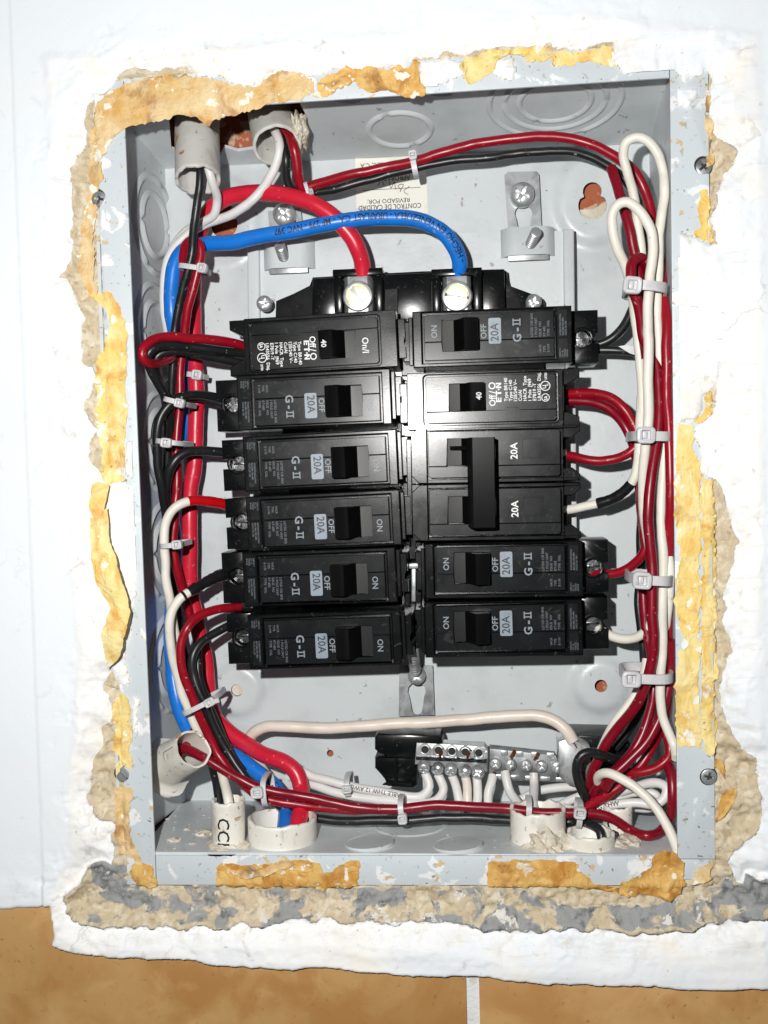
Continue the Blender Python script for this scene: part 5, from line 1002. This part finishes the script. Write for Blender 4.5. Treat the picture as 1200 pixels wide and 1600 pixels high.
for i in range(5):
    u, v = 774 + i * 24.0, 1194 + i * 1.2
    screw('bar_screw', P(u, v, 44.5), 2.65, nb, 'zinc', 'cross', 1.2, None)
    if i != 4:
        c = P(u + 14, v - 17, 46.2); bm = bmesh.new(); bm_box(bm, c.x - 1.7, c.x + 1.7, c.y - .3, c.y + 1, c.z - 1.3, c.z + 1.3, .3); from_bm('clamp_tooth', bm, 'zinc', nb)
    c = P(u + 6, v + 19, 46.4); bm = bmesh.new(); bm_box(bm, c.x - 2.3, c.x + 2.3, c.y - .6, c.y + 1, c.z - 1.0, c.z + 1.0, .4); from_bm('clamp_tooth', bm, 'zinc', nb)
for u, v in ((690, 1176), (733, 1178), (801, 1178), (838, 1182), (770, 1212)):
    c = P(u, v, 43.0); vs, fs = tube_arrays(np.array([[c.x - .9, c.y + .2, c.z - 1.6], [c.x, c.y - .5, c.z], [c.x + .9, c.y + .3, c.z + 1.7]]), .65, 8); from_py('copper_end', vs, fs, 'copper', nb)
# big lug on the right of the bar
bm = bmesh.new(); bm_prism(bm, [nq(872, 1158, 40), nq(890, 1152, 40), nq(922, 1168, 40), nq(924, 1200, 40), nq(908, 1232, 40), nq(888, 1226, 40), nq(874, 1214, 40)], 39, 54, .9, 2); from_bm('lug_block', bm, 'zinc', nb)
c = P(911, 1206, 38.6); screw('lug_screw', c, 4.2, nb, 'zinc_dull', 'slot', .8, .6)
# short white tails from the bar to the bottom
for k, (lab, pts, mat) in enumerate((
    ('white printed neutral tail from the first bar screw sweeping left', [(664, 1208, 42), (668, 1216, 41), (671, 1228, 40), (662, 1242, 39), (643, 1246, 39), (608, 1239, 39), (570, 1232, 40), (520, 1222, 42), (490, 1213, 44), (470, 1205, 46), (450, 1215, 48)], 'wire_greywhite'),
    ('white neutral tail from the second bar screw sweeping left', [(684, 1210, 42), (688, 1218, 41), (693, 1236, 40), (684, 1250, 38), (660, 1256, 37), (620, 1254, 38), (570, 1246, 40), (520, 1236, 42), (480, 1226, 46), (450, 1240, 47)], 'wire_greywhite'),
    ('white neutral tail from the third bar screw', [(706, 1212, 42), (710, 1220, 41), (715, 1240, 38), (716, 1262, 36), (700, 1272, 38)], 'wire_greywhite'),
    ('cream neutral tail with black printing from the fourth bar screw', [(727, 1214, 41), (729, 1222, 40), (731, 1245, 37), (730, 1268, 36), (720, 1276, 40)], 'wire_cream'),
    ('white neutral tail from the fifth bar screw', [(745, 1214, 42), (746, 1224, 41), (746, 1248, 38), (742, 1270, 36), (735, 1276, 40)], 'wire_greywhite'),
    ('white neutral tail with bared copper at the joint of the bar', [(770, 1212, 42), (768, 1222, 40), (763, 1240, 38), (762, 1262, 37), (760, 1276, 40)], 'wire_greywhite'),
    ('white neutral tail curving right into the mortared conduit', [(789, 1206, 45), (791, 1218, 43), (796, 1236, 41), (808, 1252, 36), (826, 1272, 26)], 'wire_greywhite'),
    ('straight white neutral tail dropping into the mortared conduit', [(834, 1208, 45), (834, 1224, 43), (833, 1246, 34), (834, 1268, 25), (836, 1290, 21)], 'wire_greywhite'),
    ('white wire lying behind the mortared conduit, upper', [(812, 1250, 52), (843, 1236, 52), (875, 1231, 50), (905, 1229, 47), (930, 1228, 45)], 'wire_greywhite'),
    ('white wire lying behind the mortared conduit, lower', [(860, 1266, 48), (880, 1256, 45), (906, 1245, 42), (930, 1240, 42)], 'wire_greywhite'),
    ('third grey white wire behind the lower red run at left', [(450, 1200, 54), (480, 1220, 52), (520, 1234, 50), (570, 1248, 48), (620, 1258, 46), (670, 1262, 44)], 'wire_greywhite'))):
    o, p = wire(lab, pts, 2.05, mat)
    if k == 0: text_on_tube(p, 2.05, 20, 'CABLE THW 12 AWG', 2.6, 'ink_wire', o, 0.1, .03, 'printing')
    if k == 3: text_on_tube(p, 2.05, 2.5, 'Cable', 3.6, 'ink_wire', o, 0.0, .05, 'printing', flip=True)
# ================================================================ CABLE TIES
def tie(label, a, b, y0, y1, head, hs, bw=2.6, th=0.9, tail=None, spin=None):
    """band round a bundle between pixels a and b (front edge points), from depth y0 (front) to y1 (back); head = pixel, hs = (w, h) mm"""
    pa, pb, ph = P(*a, y0), P(*b, y0), P(*head, y0 - 1.2)
    root = thing('cable_tie', label, 'cable tie', ph, 'nylon cable ties')
    ax = (pb - pa); W = ax.length; ax.normalize(); up = Vector((-ax.z, 0, ax.x)); D = y1 - y0; bm = bmesh.new(); n = 40; rows = []
    c = (pa + pb) / 2 + Vector((0, D / 2, 0))
    for i in range(n):
        t = 2 * math.pi * i / n; ct, s_ = math.cos(t), math.sin(t); e = 0.62
        x = math.copysign(abs(ct) ** e, ct); y = math.copysign(abs(s_) ** e, s_); row = []
        for k, (dw, dt) in enumerate(((-bw / 2, 0), (bw / 2, 0), (bw / 2, th), (-bw / 2, th))):
            row.append(bm.verts.new(c + ax * (x * (W / 2 + dt)) + Vector((0, y * (D / 2 + dt), 0)) + up * dw))
        rows.append(row)
    for i in range(n):
        for k in range(4): bm.faces.new((rows[i][k], rows[(i + 1) % n][k], rows[(i + 1) % n][(k + 1) % 4], rows[i][(k + 1) % 4]))
    from_bm('band', bm, 'nylon', root, smooth=40)
    w, h = hs; ang = math.atan2(ax.z, ax.x); Rm = Matrix.Translation(ph) @ Matrix.Rotation(-ang, 4, 'Y')
    bm = bmesh.new(); bm_ring(bm, rrect(-w / 2, w / 2, -h / 2, h / 2, min(w, h) * .28, 4), rrect(-w * .22, w * .22, -h * .26, h * .26, .1, 4), -2.0, 1.2, .35)
    bm_box(bm, -w * .40, w * .40, -0.2, 1.3, -h * .40, h * .40); bm_box(bm, -w * .20, w * .05, -1.5, -.1, -h * .2, h * .24, .25)
    bmesh.ops.transform(bm, matrix=Rm, verts=bm.verts); from_bm('head', bm, 'nylon', root, smooth=45)
    if tail:
        q = P(*tail, y0 - 1.5); d = q - ph; L = d.length; d.normalize(); u2 = Vector((-d.z, 0, d.x)); bm = bmesh.new()
        vs = [bm.verts.new(ph + d * s + u2 * o + Vector((0, y, 0))) for s, o, y in [(s, o, y) for s in (0, L) for o in (-bw * .45, bw * .45) for y in (-1.3, -.4)]]
        for f in ((0, 1, 3, 2), (4, 6, 7, 5), (0, 2, 6, 4), (1, 5, 7, 3), (0, 4, 5, 1), (2, 3, 7, 6)): bm.faces.new([vs[i] for i in f])
        from_bm('tail', bm, 'nylon', root)
    return root
tie('pale cable tie round the red loop at the top of the left bundle', (278, 414), (318, 420), 26, 40, (316, 419), (4.6, 4.2), 2.2)
tie('cable tie round the thick red wire below the top left breaker', (291, 584), (316, 588), 50, 62, (308, 586), (4.8, 4.6), 2.4)
tie('cable tie holding black and red wires beside the second left breaker', (253, 622), (287, 631), 23, 48, (281, 630), (4.4, 4.0), 2.2)
tie('cable tie round the left bundle above the third left breaker wire', (239, 688), (281, 693), 23, 50, (260, 692), (4.8, 4.2), 2.2)
tie('cable tie round the white and red wires at mid height on the left', (247, 854), (280, 851), 24, 48, (277, 851), (4.6, 4.0), 2.2)
tie('slanted cable tie with a stub tail at the lower left bundle', (281, 1119), (333, 1093), 22, 50, (328, 1097), (4.8, 3.8), 2.2, tail=(343, 1093))
tie('cable tie where the wires turn into the lower run', (410, 1222), (414, 1262), 17, 36, (402, 1238), (4.8, 5.4), 2.4)
tie('cable tie round the lower red and black run at left of centre', (625, 1255), (629, 1290), 18, 32, (629, 1279), (4.4, 4.0), 2.4)
tie('cable tie hanging below the lower run in front of the mortared conduit', (827, 1256), (826, 1300), 18, 32, (826, 1298), (5.0, 4.4), 2.4)
tie('cable tie at the right end of the lower run beside the black loop', (908, 1262), (904, 1296), 18, 34, (906, 1270), (5.0, 5.2), 2.4)
tie('small cable tie on the red and black pair arching across the top', (643, 238), (649, 270), 37, 48, (645, 243), (4.2, 3.6), 2.4)
tie('thin cable tie ring where the pair leaves the tilted conduit', (476, 284), (484, 308), 33, 44, (486, 300), (2.4, 2.2), 1.6, 0.7)
tie('wide cable tie just below the two white loops at right', (986, 444), (1044, 449), 11, 40, (988, 446), (7.6, 7.0), 4.0, 1.2)
tie('wide cable tie on the right bundle beside the second right breaker', (992, 681), (1050, 682), 13, 42, (1009, 680), (7.6, 7.0), 4.0, 1.2)
tie('wide cable tie on the right bundle beside the fifth right breaker', (990, 905), (1051, 909), 11, 40, (1003, 907), (7.8, 7.0), 4.0, 1.2)
tie('wide cable tie at the bottom of the right bundle near the round dimple', (980, 1060), (1053, 1062), 12, 40, (986, 1061), (7.8, 6.8), 4.0, 1.2)
tie('small grey cable tie round the white wires left of the neutral bar', (541, 1220), (544, 1246), 36, 52, (542, 1233), (3.4, 4.4), 2.6)
bm = bmesh.new(); q = [P(966, 541, 44), P(980, 539, 43), P(998, 544, 43), P(996, 556, 43.5), P(984, 552, 43)]
f = [bm.verts.new(x) for x in q]; k = [bm.verts.new(x + Vector((0, .4, 0))) for x in q]; bm.faces.new(f); bm.faces.new(k[::-1])
for i in range(5): bm.faces.new((f[i], k[i], k[(i + 1) % 5], f[(i + 1) % 5]))
tag(from_bm('tape_scrap', bm, 'nylon'), 'torn scrap of grey tape beside the top right breaker wires', 'tape')

# ================================================================ TORN MASKING TAPE AND PAPER
def tape_piece(label, poly, mat, lift=0.35, crumple=0.8, step=1.3, jag=0.7, seed=1, curl=None, flat=None, name='masking_tape'):
    pts = wallpoly(poly); out = []; acc = 0.0; R = np.random.RandomState(seed); n = len(pts)
    for i in range(n):
        x0, z0 = pts[i]; x1, z1 = pts[(i + 1) % n]; L = math.hypot(x1 - x0, z1 - z0); k = max(1, int(L / 0.9))
        for j in range(k):
            t = j / k; acc += L / k; a = jag * (0.35 * (R.rand() - .5) + 2.2 * float(fbm(np.array([acc]), np.array([seed * 3.7]), 4.5, 4, 400 + seed, .65)[0])) * (1 if 0 < j else .4); nx, nz = -(z1 - z0) / (L + 1e-9), (x1 - x0) / (L + 1e-9)
            out.append((x0 + (x1 - x0) * t + nx * a, z0 + (z1 - z0) * t + nz * a))
    vs2, fs = cdt_sheet(out, [], step, step * .25); A = np.array(vs2); X, Z = A[:, 0], A[:, 1]
    y, sw, stt, g, fl = wall_fields(X, Z)
    base = np.where(fl > 0, np.minimum(y, 0.0), np.minimum(y, 1.2))
    # the paper bridges hollows: smooth the ground a little
    if flat is not None: base = np.full(X.shape, flat)
    cr = fbm(X, Z, 9, 3, seed * 3 + 200) * 1.0 + np.abs(fbm(X, Z * .6, 6, 3, seed * 3 + 300)) * 1.2
    Y = base - lift * .5 - crumple * 0.75 * np.clip(cr + .2, 0, 2)
    de = sdf(out, X, Z); Y = Y - 0.9 * np.clip(fbm(X, Z, 9, 3, seed * 3 + 350), 0, 1) * np.exp(-np.clip(de, 0, 9) / 1.3) * 1.6
    if curl is not None: Y = Y - curl(X, Z, sdf(pts, X, Z))
    yl = dict(zip(map(tuple, vs2), Y)); it = iter(Y)
    ys = list(Y); idx = {v: i for i, v in enumerate(vs2)}
    o = solid_sheet(name, vs2, fs, lambda a, b: (a, ys[idx[(a, b)]], b), 0.10, mat, smooth=60)
    return tag(o, label, 'tape', 'torn masking tape around the box')
tape_piece('wide tan and brown paper strip along the top left of the box', [(148,170),(165,150),(190,136),(215,124),(262,112),(330,126),(392,137),(430,116),(460,112),(492,128),(492,146),(470,160),(425,163),(400,172),(372,178),(350,186),(332,190),(322,196),(312,188),(282,180),(255,188),(230,192),(205,196),(190,205),(176,215),(168,232),(160,262),(163,278),(155,290),(148,300),(140,292),(138,240)], 'tape_tan', 0.3, 1.0, 1.4, 0.9, 2)
tape_piece('narrow tan paper strip running down the upper left plaster edge', [(138,292),(152,296),(147,330),(145,390),(146,430),(150,455),(142,462),(126,440),(118,425),(124,380),(128,330)], 'tape_tan', 0.3, 0.8, 1.3, 0.9, 4)
tape_piece('yellow paper patch above the tilted conduit', [(496,130),(512,116),(545,106),(566,112),(600,106),(634,106),(654,94),(657,128),(664,142),(660,152),(648,156),(620,150),(590,144),(560,140),(552,128),(530,140),(500,152),(488,150)], 'tape_orange', 0.3, 0.7, 1.3, 0.9, 6)
tape_piece('torn yellow paper along the top edge right of centre', [(720,112),(726,92),(760,83),(800,77),(858,73),(864,88),(850,96),(830,100),(812,88),(796,86),(776,98),(768,116),(745,126),(736,132),(724,122)], 'tape_yellow', 0.3, 0.6, 1.2, 1.0, 8)
tape_piece('torn yellow paper at the right end of the top edge', [(862,84),(905,80),(958,76),(961,104),(944,106),(922,96),(905,98),(888,104),(870,106),(858,96)], 'tape_yellow', 0.3, 0.6, 1.2, 1.0, 10)
tape_piece('long yellow masking tape strip on the left flange', [(128,456),(150,462),(164,456),(176,454),(186,478),(196,500),(199,530),(197,600),(199,660),(197,700),(194,752),(168,756),(162,750),(158,700),(152,660),(150,600),(154,560),(166,530),(172,515),(168,490),(152,470)], 'tape_yellow', 0.35, 0.7, 1.3, 0.6, 12)
def curl4(X, Z, d):
    z0, z1 = P(170, 757, 0).z, P(180, 1040, 0).z; t = np.clip((z0 - Z) / (z0 - z1), 0, 1)
    return 1.0 + 5.0 * np.sin(t * 3.0) + 2.2 * t + 0.9 * np.sin(t * 17) + 1.0 * np.exp(-((d - 5.0) / 2.5) ** 2)
tape_piece('loose yellow tape strip hanging down the left side', [(151,757),(160,752),(178,757),(176,780),(173,800),(178,790),(184,845),(196,870),(206,900),(213,930),(217,950),(212,970),(207,995),(205,1005),(196,1022),(182,1036),(178,1040),(176,1018),(172,985),(180,962),(186,945),(178,932),(165,905),(157,860),(152,820),(150,790)], 'tape_yellow', 0.4, 0.5, 1.2, 0.35, 14, curl4, -4.2)
tape_piece('yellow tape remnant above the lower left flange screw', [(180,1090),(190,1082),(200,1090),(206,1118),(205,1160),(203,1175),(208,1190),(206,1205),(196,1198),(182,1212),(178,1196),(186,1182),(174,1172),(178,1140)], 'tape_yellow', 0.35, 1.0, 1.1, 0.7, 16)
tape_piece('tan tape remnant below the lower left flange screw', [(180,1230),(208,1234),(204,1262),(202,1300),(212,1320),(222,1350),(230,1374),(222,1368),(210,1340),(200,1338),(188,1334),(188,1318),(182,1300),(181,1262)], 'tape_tan', 0.35, 1.2, 1.1, 0.7, 18)
tape_piece('brown orange tape patch at the lower left corner of the flange', [(206,1352),(222,1348),(240,1352),(246,1382),(236,1388),(218,1384),(204,1372)], 'tape_orange', 0.35, 0.6, 1.1, 0.7, 20)
tape_piece('brown orange tape strip under the wide conduit', [(340,1352),(348,1348),(380,1352),(420,1350),(455,1344),(500,1348),(504,1366),(520,1362),(540,1346),(560,1344),(562,1386),(510,1388),(504,1394),(492,1388),(430,1388),(336,1386)], 'tape_orange', 0.35, 0.8, 1.2, 0.6, 22)
tape_piece('crumpled lifted flap of the tape under the wide conduit', [(356,1356),(380,1360),(392,1350),(402,1358),(430,1352),(452,1342),(460,1348),(440,1356),(412,1366),(390,1372),(370,1366)], 'tape_tan', 1.2, 2.2, 1.0, 0.8, 24)
tape_piece('wide brown orange tape strip on the bottom flange at right', [(762,1346),(800,1342),(860,1344),(898,1346),(908,1362),(926,1378),(952,1384),(980,1388),(974,1396),(935,1390),(850,1388),(762,1384)], 'tape_orange', 0.35, 0.8, 1.2, 0.6, 26)
tape_piece('crumpled brown tape flap at the lower right corner', [(950,1392),(978,1376),(1000,1364),(1018,1352),(1020,1330),(1034,1326),(1058,1334),(1068,1350),(1072,1382),(1066,1398),(1050,1402),(1010,1398),(975,1398)], 'tape_orange', 0.9, 3.2, 1.1, 0.9, 28)
tape_piece('long yellow masking tape strip down the right flange', [(1056,664),(1060,660),(1080,660),(1082,690),(1090,720),(1094,744),(1094,900),(1093,980),(1092,1130),(1096,1168),(1062,1168),(1058,1160),(1056,1080),(1058,1020),(1066,1016),(1074,1008),(1064,985),(1054,930),(1062,880),(1058,850),(1053,800),(1055,740)], 'tape_yellow', 0.35, 0.7, 1.4, 0.8, 30)
tape_piece('second yellow tape layer beside it, overlapping the mortar', [(1096,746),(1118,748),(1120,800),(1116,840),(1118,900),(1119,980),(1120,1060),(1114,1100),(1122,1130),(1120,1160),(1112,1180),(1097,1172),(1095,1130),(1096,980),(1097,900)], 'tape_yellow', 0.55, 0.7, 1.4, 0.7, 32)
tape_piece('thin zigzag of yellow paper above the right tape', [(1082,658),(1096,648),(1104,618),(1116,608),(1114,640),(1098,658),(1090,662)], 'tape_yellow', 0.4, 0.5, 1.0, 0.8, 34)
tape_piece('yellow paper patch at the upper right flange edge', [(1092,300),(1100,296),(1108,310),(1106,348),(1118,378),(1110,382),(1086,372),(1084,366),(1096,356),(1088,330)], 'tape_yellow', 0.4, 0.5, 1.0, 0.9, 36)
tape_piece('narrow tan tape sliver beside the upper right flange screw', [(1102,130),(1108,128),(1107,160),(1108,182),(1114,205),(1112,240),(1116,252),(1104,262),(1106,240),(1108,215),(1102,182)], 'tape_tan', 0.4, 0.8, 1.0, 0.7, 38)
tape_piece('folded orange tape scrap stuck to the mortar at lower right', [(1117,1284),(1128,1240),(1135,1232),(1150,1230),(1151,1244),(1140,1264),(1128,1278)], 'tape_orange', 0.9, 1.4, 1.0, 0.4, 40)
tape_piece('small orange tape flake by the lower right flange screw', [(1118,1186),(1130,1194),(1134,1218),(1126,1206),(1116,1198)], 'tape_orange', 0.6, 1.0, 1.0, 0.5, 42)
tape_piece('yellowed paper smear at the foot of the right flange', [(1082,1362),(1092,1352),(1110,1350),(1112,1372),(1094,1378),(1078,1380)], 'tape_tan', 0.4, 0.5, 1.0, 0.9, 44)

# ================================================================ DEBRIS on the floor of the box
bm = bmesh.new(); R = random.Random(11)
spots = [(318, 1302, 4.5), (272, 1312, 3.6), (300, 1318, 1.6), (262, 1280, 1.2), (290, 1296, 1.4), (700, 1305, 1.0), (560, 1300, .8), (880, 1312, 1.6)] + [(R.uniform(255, 345), R.uniform(1255, 1330), R.uniform(.25, .9)) for _ in range(60)] + [(R.uniform(500, 1050), R.uniform(1285, 1332), R.uniform(.2, .6)) for _ in range(50)]
for u, v, s in spots:
    c = PZ(u, v, ZB + .2)
    if not 3 < c.y < DEPTH - 3: continue
    r = bmesh.ops.create_icosphere(bm, subdivisions=1, radius=1.0)
    for w in r['verts']: w.co = (c.x + w.co.x * s * R.uniform(.7, 1.4), c.y + w.co.y * s * R.uniform(.7, 1.3), c.z + .15 + w.co.z * s * .28 * R.uniform(.6, 1.3))
tag(from_bm('plaster_crumbs', bm, 'debris', smooth=None), 'white plaster crumbs scattered on the floor of the box', 'debris', kind='stuff')
